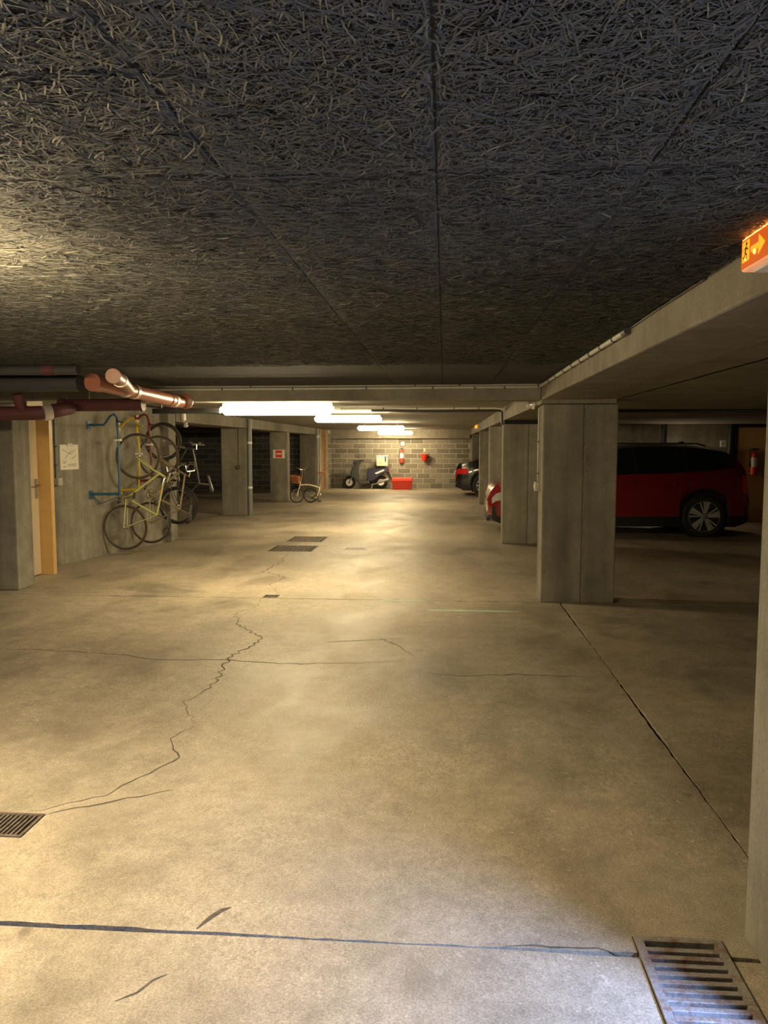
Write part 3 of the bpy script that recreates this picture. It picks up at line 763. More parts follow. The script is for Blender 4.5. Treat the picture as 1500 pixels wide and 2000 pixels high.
# pale conduits with clips
def conduit(label, pts, r, clips, mat='grey_pvc', clipmat='black_pipe'):
    e = empty('conduit', pts[0]); tag(e, label, 'conduit'); o = Vector(pts[0])
    MB().tube([Vector(p) - o for p in pts], r, 10).build('tube', mat, e, True)
    for c, d in clips:
        c = Vector(c) - o; d = Vector(d).normalized()
        MB().tube([c - d * 0.007, c + d * 0.007], r * 1.28, 10).build('clip', clipmat, e, True)
    return e
conduit('pale conduit running across the front of the cross beam', [(-3.5, 7.885, 2.19), (-1.0, 7.885, 2.192), (0.86, 7.885, 2.197), (0.93, 7.885, 2.20)], 0.012,
        [((x, 7.885, 2.191), (1, 0, 0)) for x in (-3.1, -2.30, -1.56, -0.80, -0.12, 0.30, 0.60)])
conduit('second thin conduit along the top of the cross beam', [(-2.9, 7.888, 2.2185), (0.92, 7.888, 2.2185)], 0.006, [((x, 7.888, 2.2185), (1, 0, 0)) for x in (-2.0, -0.3, 0.15)])
conduit('thick pale conduit along the top of the long beam', [(0.953, 7.86, 2.203), (0.953, 6.0, 2.207), (0.953, 4.20, 2.205)], 0.0155,
        [((0.953, y, 2.205), (0, 1, 0)) for y in (7.2, 6.75, 6.3, 5.9, 5.55, 5.2, 4.85, 4.5)])
MB_end = MB().tube([(0.953, 4.26, 2.205), (0.953, 4.17, 2.205)], 0.021, 12)
ee = MB_end.build('conduit_coupling', 'black_pipe', None, True); tag(ee, 'dark open coupling at the end of the thick conduit', 'coupling')
conduit('thin dark cable along the long beam towards the exit sign', [(0.964, 4.17, 2.215), (0.964, 3.6, 2.222), (0.962, 3.0, 2.222)], 0.005, [((0.963, 3.6, 2.222), (0, 1, 0)), ((0.961, 3.02, 2.222), (0, 1, 0))], 'black_pipe')
conduit('white conduit crossing the far ceiling behind the lamps', [(-1.7, 12.62, 2.218), (0.80, 12.62, 2.216), (0.93, 12.62, 2.205)], 0.014, [((x, 12.62, 2.217), (1, 0, 0)) for x in (-1.0, -0.45, 0.15, 0.55)], 'white')
conduit('black pipe crossing the far ceiling and dropping down the second pillar', [(-1.2, 12.66, 2.19), (-0.2, 12.66, 2.175), (0.88, 12.66, 2.18), (0.925, 12.66, 2.16), (0.93, 12.66, 1.95)], 0.020, [((0.3, 12.66, 2.178), (1, 0, 0))], 'black_pipe')
conduit('thin vertical conduit down the edge of the nearest whole pillar', [(0.978, 8.15, 2.0), (0.978, 8.15, 1.24)], 0.008, [((0.978, 8.15, z), (0, 0, 1)) for z in (1.65, 1.32)])
sw = empty('switch_box', (0.972, 8.13, 1.18)); tag(sw, 'small grey switch box on the edge of the nearest whole pillar', 'switch')
MB().box(-0.028, 0.02, -0.035, 0.035, -0.045, 0.05).build('switch_case', 'grey_pvc', sw, bevel=0.004); MB().box(-0.036, -0.028, -0.02, 0.02, -0.02, 0.03).build('rocker', 'white', sw)
bl = empty('bulkhead_lamp', (0.97, 8.5, 2.05)); tag(bl, 'small pale bulkhead light on the beam behind the nearest whole pillar', 'lamp')
MB().lathe((0, 0, 0), (-1, 0, 0), [(0.05, 0), (0.05, 0.02), (0.045, 0.03)], 18).build('lamp_base', 'white', bl, True)
MB().lathe((-0.03, 0, 0), (-1, 0, 0), [(0.042, 0), (0.036, 0.03), (0.02, 0.05), (0, 0.055)], 18).build('lamp_cover', 'lamp_glass', bl, True)
tr = empty('cable_trunking', (-3.3, 8.55, 2.0)); tag(tr, 'dark cable trunking running into the left end of the longest lamp', 'trunking')
MB().box(0, 0.78, -0.03, 0.03, -0.03, 0.03).build('trunking_channel', 'black_pipe', tr, bevel=0.004); MB().tube([(0.1, 0, 0.03), (0.1, 0, 0.228)], 0.006, 6).build('hanger_rod', 'steel', tr)
pipe('pipe', 'dark straight pipe under the ceiling over the red car', [(1.8, 10.0, 2.045), (9.0, 10.0, 2.045)], 0.022, 'black_pipe')

# drains hung below the ceiling on the left
pipe('drain_pipe', 'thin black pipe tight under the ceiling boards, top left', [(-7.1, 5.75, 2.185), (-2.80, 5.75, 2.185)], 0.038, 'black_pipe', collars=[((-3.03, 5.75, 2.185), (1, 0, 0), 0.041, 0.10)], cmat='maroon')
pipe('drain_pipe', 'thick dark pipe below the thin black pipe, top left', [(-7.1, 6.35, 2.13), (-3.08, 6.35, 2.14)], 0.075, 'black_pipe', collars=[((-3.9, 6.35, 2.138), (1, 0, 0), 0.083, 0.05)])
lit = empty('drain_pipe', (-2.90, 6.2, 2.128)); tag(lit, 'lit orange brown drain pipe with branch running into the cross beam', 'pipe')
A = Vector((0, 0, 0)); B = Vector((0.165, 1.66, -0.068)); dl = (B - A).normalized()
MB().tube([A, A + dl * 1.45, B], 0.064, 20).build('pipe_run', 'brown_pvc', lit, True)
MB().tube([A - dl * 0.004, A + dl * 0.10], 0.074, 20).build('end_cap', 'brown_pvc', lit, True)
for s in (0.50, 0.66): MB().tube([A + dl * s, A + dl * (s + 0.05)], 0.070, 20).build('collar', 'silver_band', lit, True)
MB().tube([A + dl * 1.38, A + dl * 1.42], 0.070, 20).build('collar', 'brown_pvc', lit, True)
MB().tube([A + dl * 1.47, A + dl * 1.52], 0.070, 20).build('collar', 'silver_band', lit, True)
br = MB().tube([Vector((0.28, -0.22, 0.026)), Vector((0.20, 0.12, 0.015)), A + dl * 0.60], 0.054, 18).build('branch', 'brown_pvc', lit, True)
MB().tube([Vector((0.285, -0.245, 0.027)), Vector((0.272, -0.19, 0.026))], 0.060, 18).build('branch_cap', 'brown_pvc', br, True)
MB().tube([Vector((0.225, 0.01, 0.019)), Vector((0.21, 0.08, 0.016))], 0.060, 18).build('collar', 'silver_band', br, True)
pf = MB().lathe((-2.695, 7.898, 2.07), (0, -1, 0), [(0.082, 0), (0.082, 0.012), (0.06, 0.02)], 24).build('pipe_flange', 'brown_pvc', None, True); tag(pf, 'round brown flange where the lit pipe enters the cross beam', 'flange')
mr = empty('fire_pipe', (-3.75, 7.3, 2.0)); tag(mr, 'maroon pipe hanging in front of the bicycle wall top', 'pipe')
MB().tube([(0, 0, 0), (0.82, 0, 0.006)], 0.060, 18).build('pipe_run', 'maroon', mr, True)
MB().tube([(0.0, 0, 0), (0.07, 0, 0)], 0.068, 18).build('collar', 'maroon', mr, True)
MB().tube([(0.81, 0, 0.006), (0.84, 0, 0.006)], 0.064, 18).build('end_cap', 'maroon', mr, True)
for x in (0.30, 0.72): MB().tube([(x, 0, 0.05), (x, 0, ZC - 2.012)], 0.006, 6).build('hanger_rod', 'steel', mr)
ml = empty('fire_pipe', (-3.50, 6.6, 1.895)); tag(ml, 'lower maroon pipe with elbow and pale clamp at the left edge', 'pipe')
MB().tube([(-3.5, 0, -0.02), (-0.10, 0, 0.0), (-0.02, 0.03, 0.01), (0.03, 0.12, 0.03), (0.05, 0.30, 0.06)], 0.062, 18).build('pipe_run', 'maroon', ml, True)
MB().tube([(-0.05, 0.0, 0.0), (0.0, 0.05, 0.012)], 0.070, 18).build('collar', 'silver_band', ml, True)
MB().tube([(-0.55, 0, -0.003), (-0.50, 0, -0.003)], 0.069, 18).build('collar', 'maroon', ml, True)
MB().tube([(-0.22, 0, 0.0), (-0.21, -0.10, 0.10), (-0.21, -0.12, 0.16)], 0.045, 14).build('riser', 'maroon', ml, True)
MB().box(-0.15, -0.02, -0.075, -0.055, 0.06, 0.10).build('clamp', 'cream', ml)

# drainpipe on the broad pillar
dp = empty('drainpipe', (-4.515, 17.62, 0)); tag(dp, 'grey vertical drainpipe with white collars on the broad pillar edge', 'pipe')
MB().tube([(0, 0, 0), (0, 0, ZC - 0.002)], 0.052, 16).build('pipe_run', 'grey_pipe', dp, True)
for z in (0.62, 1.66): MB().tube([(0, 0, z), (0, 0, z + 0.05)], 0.058, 16).build('collar', 'white', dp, True)
dp2 = empty('drainpipe', (-4.47, 27.0, 0)); tag(dp2, 'thin vertical pipe with a white joint near the end wall', 'pipe')
MB().tube([(0, 0, 0), (0, 0, ZC - 0.002)], 0.04, 12).build('pipe_run', 'grey_pvc', dp2, True); MB().tube([(0, 0, 1.9), (0, 0, 2.0)], 0.05, 12).build('collar', 'white', dp2, True)
c1 = conduit('thin cable with a switch on the face of the broad pillar', [(-4.75, 17.495, 2.0), (-4.75, 17.495, 1.16)], 0.008, [], 'black_pipe')
MB().box(-0.04, 0.04, -0.04, 0.0, -0.92, -0.84).build('switch', 'iron_brown', c1, bevel=0.004)

# wall conduit, box and plan by the cream door
cx_ = wall_x(9.92) + 0.018
wc = conduit('grey vertical wall conduit beside the ochre door frame', [(cx_, 9.92, 2.1), (cx_, 9.92, 1.17)], 0.016, [((cx_, 9.92, z), (0, 0, 1)) for z in (1.6, 1.35)], 'grey_pipe')
MB().box(-0.015, 0.05, -0.05, 0.07, -1.02, -0.92).build('socket_box', 'grey_pvc', wc, bevel=0.004)
wp = empty('notice_board', (wall_x(10.2) + 0.006, 10.2, 1.455), (0, 0, -WANG)); tag(wp, 'white evacuation plan clipped to the wall beside the bicycles', 'notice')
MB().box(-0.004, 0.004, -0.19, 0.19, -0.172, 0.17).build('backing', 'white', wp)
MB().box(0.004, 0.0055, -0.18, 0.178, -0.162, 0.16).build('sheet', 'paper', wp)
MB().box(0.004, 0.016, -0.05, 0.05, 0.145, 0.185).build('clip', 'steel', wp)
mk = MB()
for a, b in [((-0.17, 0.10), (0.02, 0.04)), ((0.02, 0.04), (0.15, 0.10)), ((-0.12, -0.02), (0.05, 0.09)), ((0.05, -0.03), (0.17, 0.02)), ((-0.18, -0.06), (-0.08, -0.06)), ((-0.18, -0.08), (-0.1, -0.08)), ((-0.05, -0.10), (0.17, -0.10)), ((-0.05, -0.12), (0.17, -0.12)), ((-0.17, -0.13), (-0.09, -0.13))]:
    stroke(mk, (a[0] * 0.8, a[1]), (b[0] * 0.8, b[1]), 0.007, 0.0062)
tag(mk.build('plan_drawing', 'ink', wp), kind='stuff')

# red and white sign on the pillar
ps = empty('wall_sign', (-4.80, 22.095, 1.385)); tag(ps, 'red and white rectangular sign on the left pillar', 'sign')
box('sign_plate', 'white', -0.175, 0.175, -0.006, 0, -0.125, 0.12, ps)
box('sign_field', 'red', -0.095, 0.095, -0.009, -0.006, -0.105, 0.10, ps)
box('sign_bar', 'white', -0.075, 0.075, -0.0105, -0.009, -0.015, 0.02, ps)

# small boxes on the left beam and right bay wall
jb = empty('junction_box', (-4.555, 13.15, 2.11)); tag(jb, 'small white junction box on the beam above the bicycles', 'box')
MB().box(0, 0.05, -0.06, 0.06, -0.06, 0.06).build('box_case', 'white', jb, bevel=0.006); MB().tube([(0.025, 0, -0.06), (0.03, 0, -0.09)], 0.012, 8).build('cable_gland', 'white', jb)
sn = empty('motion_sensor', (-4.55, 13.3, 1.985)); tag(sn, 'white motion sensor hanging under the beam above the bicycles', 'sensor')
MB().lathe((0, 0, 0.033), (0, 0, -1), [(0.03, 0), (0.03, 0.03), (0.045, 0.04), (0.04, 0.07), (0.02, 0.085), (0, 0.088)], 16).build('sensor_head', 'white', sn, True)
MB().box(-0.03, 0.03, -0.03, 0.03, 0.02, 0.035).build('sensor_base', 'grey_pvc', sn)
rb = empty('switch_box', (5.90, 16.9, 1.66)); tag(rb, 'pale square switch box on the wall above the red car tail', 'switch')
MB().box(-0.06, 0.06, -0.05, 0, -0.07, 0.07).build('switch_case', 'white', rb, bevel=0.005); MB().box(-0.03, 0.03, -0.058, -0.05, -0.03, 0.03).build('rocker', 'grey_pvc', rb)
pipe('drainpipe', 'dark vertical pipe on the wall beside the ochre door', [(6.02, 16.82, 0), (6.02, 16.82, 2.07)], 0.05, 'black_pipe')
pipe('drainpipe', 'short dark vertical pipe on the wall above the red car roof', [(4.65, 16.82, 1.2), (4.65, 16.82, 2.07)], 0.06, 'black_pipe')

# ================================================================== FIRE EQUIPMENT, BIN
def extinguisher(label, loc, s=1.0, labelmat='paper'):
    e = empty('fire_extinguisher', loc); tag(e, label, 'fire extinguisher')
    MB().lathe((0, -0.09, 0), (0, 0, 1), [(0.06, 0), (0.075, 0.015), (0.075, 0.40), (0.06, 0.45), (0.03, 0.48), (0.022, 0.49), (0.022, 0.52)], 20).build('cylinder_body', 'red', e, True)
    MB().lathe((0, -0.09, 0.17), (0, 0, 1), [(0.0765, 0), (0.0765, 0.20)], 20).build('label_band', labelmat, e, True)
    MB().box(-0.025, 0.025, -0.12, -0.06, 0.51, 0.55).box(-0.02, 0.09, -0.10, -0.08, 0.55, 0.565).box(-0.02, 0.08, -0.10, -0.08, 0.525, 0.535).build('valve', 'black_enamel', e)
    MB().tube([(-0.02, -0.09, 0.53), (-0.07, -0.10, 0.55), (-0.10, -0.11, 0.48), (-0.095, -0.11, 0.30), (-0.085, -0.11, 0.18)], [0.009, 0.009, 0.009, 0.009, 0.016], 8).build('hose', 'rubber', e, True)
    MB().box(-0.02, 0.02, -0.02, 0.0, 0.3, 0.5).build('wall_bracket', 'steel', e)
    return e
extinguisher('red fire extinguisher with pale label hanging on the block wall', (-1.63, 29.59, 0.98))
rs = empty('round_sign', (-1.60, 29.59, 1.70)); tag(rs, 'round pale sign on the block wall above the fire extinguisher', 'sign')
MB().lathe((0, 0, 0), (0, -1, 0), [(0.11, 0), (0.11, 0.004), (0.085, 0.005)], 24).build('sign_rim', 'black_enamel', rs); MB().lathe((0, -0.005, 0), (0, -1, 0), [(0.085, 0), (0.085, 0.002)], 24).build('sign_disc', 'cream', rs)
extinguisher('dark red fire extinguisher beside the ochre door behind the red car', (6.50, 16.85, 1.0))
bu = empty('fire_bucket', (-0.76, 29.58, 1.0)); tag(bu, 'red fire bucket hanging from a hook on the block wall', 'bucket')
MB().lathe((0, -0.17, 0.03), (0, 0, 1), [(0.03, 0), (0.09, 0.06), (0.15, 0.25), (0.158, 0.26), (0.15, 0.262), (0.14, 0.25), (0.08, 0.06), (0.0, 0.05)], 22).build('bucket_body', 'red', bu, True)
MB().tube([(0.15 * cos(t), -0.17, 0.28 + 0.13 * sin(t)) for t in np.linspace(0, pi, 13)], 0.006, 6).build('bail_handle', 'steel', bu, True)
MB().tube([(0, 0.015, 0.42), (0, -0.17, 0.42), (0, -0.18, 0.44)], 0.008, 6).build('hook', 'steel', bu, True)
tg = empty('wall_tag', (-0.76, 29.59, 1.47)); tag(tg, 'small yellow tag on the block wall above the fire bucket', 'sign')
MB().box(-0.035, 0.035, -0.004, 0, -0.07, 0.07).build('tag_plate', 'yellow', tg); MB().box(-0.02, 0.02, -0.006, -0.004, -0.05, 0.05).build('tag_print', 'paper', tg)
gb = empty('storage_bin', (-1.56, 28.64, 0)); tag(gb, 'bright red lidded sand bin on the floor by the block wall', 'bin')
MB().add([(-0.34, -0.22, 0), (0.34, -0.22, 0), (0.34, 0.22, 0), (-0.34, 0.22, 0), (-0.37, -0.25, 0.33), (0.37, -0.25, 0.33), (0.37, 0.25, 0.33), (-0.37, 0.25, 0.33)],
         [(0, 3, 2, 1), (4, 5, 6, 7), (0, 1, 5, 4), (1, 2, 6, 5), (2, 3, 7, 6), (3, 0, 4, 7)]).build('bin_body', 'red', gb, bevel=0.012)
MB().add([(-0.40, -0.28, 0.325), (0.40, -0.28, 0.325), (0.40, 0.28, 0.325), (-0.40, 0.28, 0.325), (-0.37, -0.25, 0.43), (0.37, -0.25, 0.43), (0.37, 0.25, 0.44), (-0.37, 0.25, 0.44)],
         [(0, 3, 2, 1), (4, 5, 6, 7), (0, 1, 5, 4), (1, 2, 6, 5), (2, 3, 7, 6), (3, 0, 4, 7)]).build('bin_lid', 'red', gb, bevel=0.012)

# ================================================================== BICYCLES
def wheel(parent, c, R, tyre_r, tyre_mat='rubber', rim_mat='chrome', spokes=24, seg=44, axis=(0, 1, 0)):
    w = MB().ring((0, 0, 0), axis, R - tyre_r, tyre_r, seg, 8).build('wheel', tyre_mat, parent, True); w.location = c
    MB().ring((0, 0, 0), axis, R - tyre_r * 2 - 0.004, (0.008, 0.010), seg, 6).build('rim', rim_mat, w, True)
    mb = MB(); ax = Vector(axis).normalized(); up = Vector((0, 0, 1)); wv = ax.cross(up)
    for k in range(spokes):
        a = 2 * pi * k / spokes; a2 = a + (0.5 if (k // 2) % 2 else -0.5); s = 0.028 if k % 2 else -0.028
        p = (up * cos(a2) + wv * sin(a2)) * 0.022 + ax * s; q = (up * cos(a) + wv * sin(a)) * (R - tyre_r * 2 - 0.006)
        mb.tube([p, q], 0.0013, 4, cap=False)
    mb.build('spokes', 'spoke', w)
    MB().tube([ax * -0.05, ax * 0.05], 0.016, 10).lathe(ax * -0.03, ax, [(0.028, 0), (0.028, 0.004)], 12).build('hub', 'chrome', w, True)
    return w

def bicycle(label, fmat, loc, tilt, R=0.33, wb=1.05, tyre=0.014, tmat='rubber', bars='drop', crank_angle=0.6, frame_r=0.015, rimmat='chrome', saddle='leather', guard=None, group='bicycles hung upright on the wall racks'):
    # local: x forward, y left, z up, origin at the rear hub
    e = empty('bicycle', loc); tag(e, label, 'bicycle', group)
    e.rotation_euler = Matrix(((sin(tilt), 0, cos(tilt)), (0, -1, 0), (cos(tilt), 0, -sin(tilt)))).to_euler()
    wheel(e, (0, 0, 0), R, tyre, tmat, rimmat); wheel(e, (wb, 0, 0), R, tyre, tmat, rimmat)
    BB = Vector((0.43, 0, -0.055)); SCl = Vector((0.275, 0, 0.43)); HT = Vector((wb - 0.215, 0, 0.46)); HB = Vector((wb - 0.17, 0, 0.335)); FH = Vector((wb, 0, 0))
    f = MB(); fr = frame_r
    f.tube([BB, SCl], fr, 10).tube([SCl, HT - (HT - HB) * 0.15], fr * 0.95, 10).tube([BB, HB + (HT - HB) * 0.2], fr * 1.1, 10).tube([HB, HT], fr * 1.2, 10)
    for s in (-1, 1):
        f.tube([BB + Vector((0, s * 0.025, 0)), Vector((0, s * 0.062, 0))], fr * 0.6, 8).tube([SCl + Vector((0, s * 0.02, 0)), Vector((0, s * 0.062, 0))], fr * 0.5, 8)
    f.tube([BB - Vector((0, 0.036, 0)), BB + Vector((0, 0.036, 0))], fr * 1.35, 12)
    f.build('frame', fmat, e, True)
    k = MB().tube([HB, HB + (HB - HT).normalized() * 0.03], fr, 8)
    for s in (-1, 1):
        cr = HB + (HB - HT).normalized() * 0.03
        k.tube([cr, cr + Vector((0.02, s * 0.045, -0.04)), cr.lerp(FH, 0.7) + Vector((-0.012, s * 0.05, 0)), FH + Vector((0, s * 0.05, 0))], [fr * 0.9, fr * 0.8, fr * 0.65, fr * 0.5], 8)
    k.build('fork', fmat if bars != 'flat' else 'chrome', e, True)
    # seat post and saddle
    d = (SCl - BB).normalized(); sp = SCl + d * 0.16
    MB().tube([SCl - d * 0.02, sp], 0.012, 8).build('seat_post', 'chrome', e, True)
    sd = MB(); vs = []; fs = []
    prof = [(-0.13, 0.075, 0.0), (-0.10, 0.085, 0.012), (-0.04, 0.06, 0.010), (0.03, 0.03, 0.006), (0.10, 0.022, 0.002), (0.145, 0.012, -0.006)]
    for x, w, z in prof: vs += [(sp.x + x, -w, sp.z + 0.0 + z), (sp.x + x, -w * 0.6, sp.z + 0.03 + z), (sp.x + x, w * 0.6, sp.z + 0.03 + z), (sp.x + x, w, sp.z + z)]
    for i in range(len(prof) - 1):
        for j in range(4): j2 = (j + 1) % 4; fs.append((i * 4 + j, i * 4 + j2, i * 4 + 4 + j2, i * 4 + 4 + j))
    fs += [(0, 1, 2, 3), tuple(len(vs) - 4 + j for j in range(4))]
    sd.add(vs, fs).build('saddle', saddle, e, True, bevel=0.006)
    # stem and handlebar
    u = (HT - HB).normalized(); st = HT + u * 0.05; fwd = st + Vector((0.085, 0, 0.012))
    MB().tube([HT, st, fwd], 0.012, 8).build('stem', 'chrome', e, True)
    hb = MB()
    if bars == 'drop':
        for s in (-1, 1): hb.tube([fwd, fwd + Vector((0, s * 0.17, 0)), fwd + Vector((0.03, s * 0.20, 0)), fwd + Vector((0.085, s * 0.205, -0.01)), fwd + Vector((0.10, s * 0.205, -0.06)), fwd + Vector((0.07, s * 0.205, -0.115)), fwd + Vector((-0.03, s * 0.205, -0.13))], 0.0115, 8)
    elif bars == 'city':
        for s in (-1, 1): hb.tube([fwd, fwd + Vector((0.02, s * 0.10, 0.02)), fwd + Vector((0.0, s * 0.20, 0.05)), fwd + Vector((-0.08, s * 0.25, 0.06)), fwd + Vector((-0.20, s * 0.27, 0.05))], 0.011, 8)
    else:
        for s in (-1, 1): hb.tube([fwd, fwd + Vector((-0.02, s * 0.30, 0.02))], 0.012, 8)
    hb.build('handlebar', 'chrome', e, True)
    for s in (-1, 1):
        if bars == 'drop': gp = [fwd + Vector((0.03, s * 0.205, -0.122)), fwd + Vector((-0.035, s * 0.205, -0.13))]; lv = [fwd + Vector((0.085, s * 0.205, 0.0)), fwd + Vector((0.13, s * 0.205, -0.02)), fwd + Vector((0.11, s * 0.205, -0.11))]
        elif bars == 'city': gp = [fwd + Vector((-0.11, s * 0.255, 0.06)), fwd + Vector((-0.215, s * 0.272, 0.05))]; lv = [fwd + Vector((-0.05, s * 0.235, 0.05)), fwd + Vector((-0.06, s * 0.27, 0.02)), fwd + Vector((-0.17, s * 0.29, 0.01))]
        else: gp = [fwd + Vector((-0.013, s * 0.19, 0.012)), fwd + Vector((-0.02, s * 0.31, 0.02))]; lv = [fwd + Vector((-0.01, s * 0.15, 0.01)), fwd + Vector((0.03, s * 0.18, -0.01)), fwd + Vector((0.02, s * 0.27, -0.01))]
        MB().tube(gp, 0.016, 8).build('grip', 'rubber', e, True); MB().tube(lv, 0.006, 6).build('brake_lever', 'chrome', e, True)
    # cranks, ring, pedals, chain
    cs = MB().ring(BB - Vector((0, 0.045, 0)), (0, 1, 0), 0.085, (0.012, 0.002), 32, 6); cs.tube([BB - Vector((0, 0.06, 0)), BB + Vector((0, 0.06, 0))], 0.012, 8)
    for k5 in range(5): a = 2 * pi * k5 / 5; cs.tube([BB - Vector((0, 0.045, 0)), BB + Vector((0.08 * cos(a), -0.045, 0.08 * sin(a)))], 0.006, 5)
    ends = []
    for s in (-1, 1):
        v = Vector((cos(crank_angle) * s * 0.17, s * 0.065, sin(crank_angle) * s * 0.17)); cs.tube([BB + Vector((0, s * 0.06, 0)), BB + v], [0.011, 0.008], 6); ends.append(BB + v)
    cs.build('crankset', 'chrome', e, True)
    for q, s in zip(ends, (-1, 1)):
        MB().cbox(q + Vector((0, s * 0.05, 0)), (0.09, 0.075, 0.022)).build('pedal', 'black_enamel', e, bevel=0.004)
    MB().tube([Vector((0.0, -0.045, 0.04)), BB + Vector((0.0, -0.045, 0.085))], 0.004, 5).tube([Vector((0.0, -0.045, -0.04)), BB + Vector((0.0, -0.045, -0.085))], 0.004, 5).build('chain', 'steel', e)
    MB().tube([fwd, fwd + Vector((0.12, 0.03, 0.05)), HB + Vector((0.07, 0.03, 0.02)), HB + Vector((0.02, 0.02, -0.04))], 0.003, 5).tube([fwd, fwd + Vector((0.08, -0.04, 0.07)), HT + Vector((0.02, -0.03, -0.02)), SCl + Vector((0.25, -0.02, 0.02)), SCl + Vector((0.02, -0.01, 0.015))], 0.003, 5).build('cables', 'black_enamel', e, True)
    if guard:
        arc = MB().tube([Vector((cos(a) * (R + 0.02), 0, sin(a) * (R + 0.02))) for a in np.linspace(0.4, 2.9, 16)], 0.016, 6); arc.build('mudguard', guard, e, True)
    return e
b1 = bicycle('olive green bicycle hung upright, nearest on the wall', 'lime', (-4.645, 10.85, 0.42), radians(11.6), 0.334, 1.06, 0.016, 'tan_wall', 'city', 1.1)
b2 = bicycle('pale bronze bicycle with drop bars hung upright, middle of the three', 'bronze', (-4.53, 11.53, 0.425), radians(8.5), 0.325, 1.03, 0.016, 'tan_wall', 'drop', 2.2)
b3 = bicycle('dark bicycle with thick black tyres hung upright, last on the wall', 'black_enamel', (-4.26, 11.98, 0.66), radians(-11.5), 0.305, 1.04, 0.026, 'rubber', 'flat', 0.3, guard='black_enamel')
MB().cbox((0, 0, 0), (0.05, 0.02, 0.025)).build('reflector', 'orange', b3).location = (1.03 - 0.15, -0.01, -0.21)
MB().cbox((0, 0, 0), (0.05, 0.02, 0.025)).build('reflector', 'orange', b2).location = (0.50, 0.07, 0.115)

def rack(label, mat, y, top, post_x, zlow, xlow):
    e = empty('bicycle_rack', (wall_x(y) + 0.008, y, 0), (0, 0, -WANG)); tag(e, label, 'bicycle rack', 'bicycle wall racks')
    P = [Vector((x, 0, z)) for x, z in top]; low = Vector((post_x, 0, zlow))
    MB().tube(P + [low.lerp(P[-1], 0.5), low], 0.0165, 10).build('post', mat, e, True)
    MB().tube([low + Vector((0, 0, 0.02)), Vector((0.0, 0, zlow + 0.01))], 0.020, 8).build('lower_arm', mat, e, True)
    for z in (top[0][1], zlow): MB().box(0, 0.008, -0.04, 0.04, z - 0.06, z + 0.06).build('wall_plate', mat, e)
    cz = P[-1].z - 0.07; MB().cbox((P[-1].x - 0.01, 0, cz), (0.11, 0.05, 0.03)).build('clamp', 'white', e, bevel=0.004)
    hk = P[-2]; MB().tube([hk + Vector((0, 0, -0.03)), hk + Vector((0.06, -0.05, -0.06)), hk + Vector((0.15, -0.10, -0.075)), hk + Vector((0.18, -0.12, -0.06))], 0.011, 8).build('hook', mat, e, True)
    MB().tube([Vector((0.02, 0, zlow - 0.02)), Vector((0.10, 0.0, zlow - 0.14)), low + Vector((-0.02, 0, -0.02))], 0.006, 6).build('brace', mat, e, True)
    return e
rack('blue steel wall rack with swan neck holding the first bicycle', 'blue', 10.63, [(0.004, 1.905), (0.25, 1.905), (0.30, 1.955), (0.355, 2.025), (0.42, 2.052), (0.465, 2.005), (0.478, 1.76)], 0.478, 0.91, 0)
rack('yellow steel wall rack behind the first bicycle', 'yellow', 11.32, [(0.004, 1.90), (0.06, 1.90), (0.11, 1.95), (0.165, 2.005), (0.245, 2.03), (0.305, 1.965), (0.35, 1.56)], 0.32, 0.93, 0)
rack('dark red steel wall rack behind the second bicycle', 'darkred', 11.80, [(0.004, 2.03), (0.04, 2.05), (0.08, 2.085), (0.13, 2.10), (0.18, 2.075), (0.21, 2.0), (0.22, 1.7)], 0.24, 1.05, 0)

# folding bicycle, half folded, standing beside the narrow pillar
fb = empty('folding_bicycle', (-4.18, 21.6, 0)); tag(fb, 'cream folding bicycle with brown basket standing by the left pillar', 'bicycle')
W1 = wheel(fb, (0, 0, 0.205), 0.205, 0.018, 'rubber', 'chrome', 20, 32); W1.rotation_euler = (0, 0, radians(20))
W2 = wheel(fb, (0.37, 0.08, 0.205), 0.205, 0.018, 'rubber', 'chrome', 20, 32)
MB().tube([(0.10, 0, 0.50), (0.22, 0, 0.515), (0.36, 0, 0.51), (0.52, 0, 0.475), (0.65, 0, 0.425)], 0.021, 10).tube([(0.65, 0, 0.46), (0.64, 0, 0.36), (0.60, 0, 0.25), (0.54, 0, 0.13)], 0.018, 10).build('frame', 'cream_enamel', fb, True)
MB().tube([(0.54, 0.03, 0.13), (0.46, 0.06, 0.21), (0.37, 0.06, 0.205)], 0.010, 8).tube([(0.62, 0.03, 0.30), (0.5, 0.06, 0.25), (0.37, 0.10, 0.205)], 0.009, 8).build('rear_triangle', 'cream_enamel', fb, True)
k = MB()
for s in (-1, 1): k.tube([(0.075, 0, 0.47), (0.06, s * 0.045, 0.40), (0, s * 0.05, 0.205)], 0.010, 8)
k.tube([(0.06, 0, 0.40), (0.105, 0, 0.60)], 0.017, 8); k.build('fork', 'cream_enamel', fb, True)
MB().tube([(0.105, 0, 0.60), (0.16, 0, 0.80), (0.155, 0, 0.90), (0.12, 0, 0.94)], 0.014, 8).build('stem', 'chrome', fb, True)
MB().tube([(0.05, -0.26, 1.0), (0.10, -0.18, 0.985), (0.12, -0.08, 0.94), (0.12, 0.08, 0.94), (0.14, 0.18, 0.95), (0.24, 0.28, 0.93)], 0.011, 8).build('handlebar', 'chrome', fb, True)
for a, b in [((0.02, -0.30, 1.005), (0.07, -0.22, 0.99)), ((0.20, 0.25, 0.935), (0.28, 0.32, 0.93))]: MB().tube([a, b], 0.018, 8).build('grip', 'rubber', fb, True)
MB().tube([(0.60, 0, 0.25), (0.71, 0, 0.80)], 0.014, 8).build('seat_post', 'chrome', fb, True)
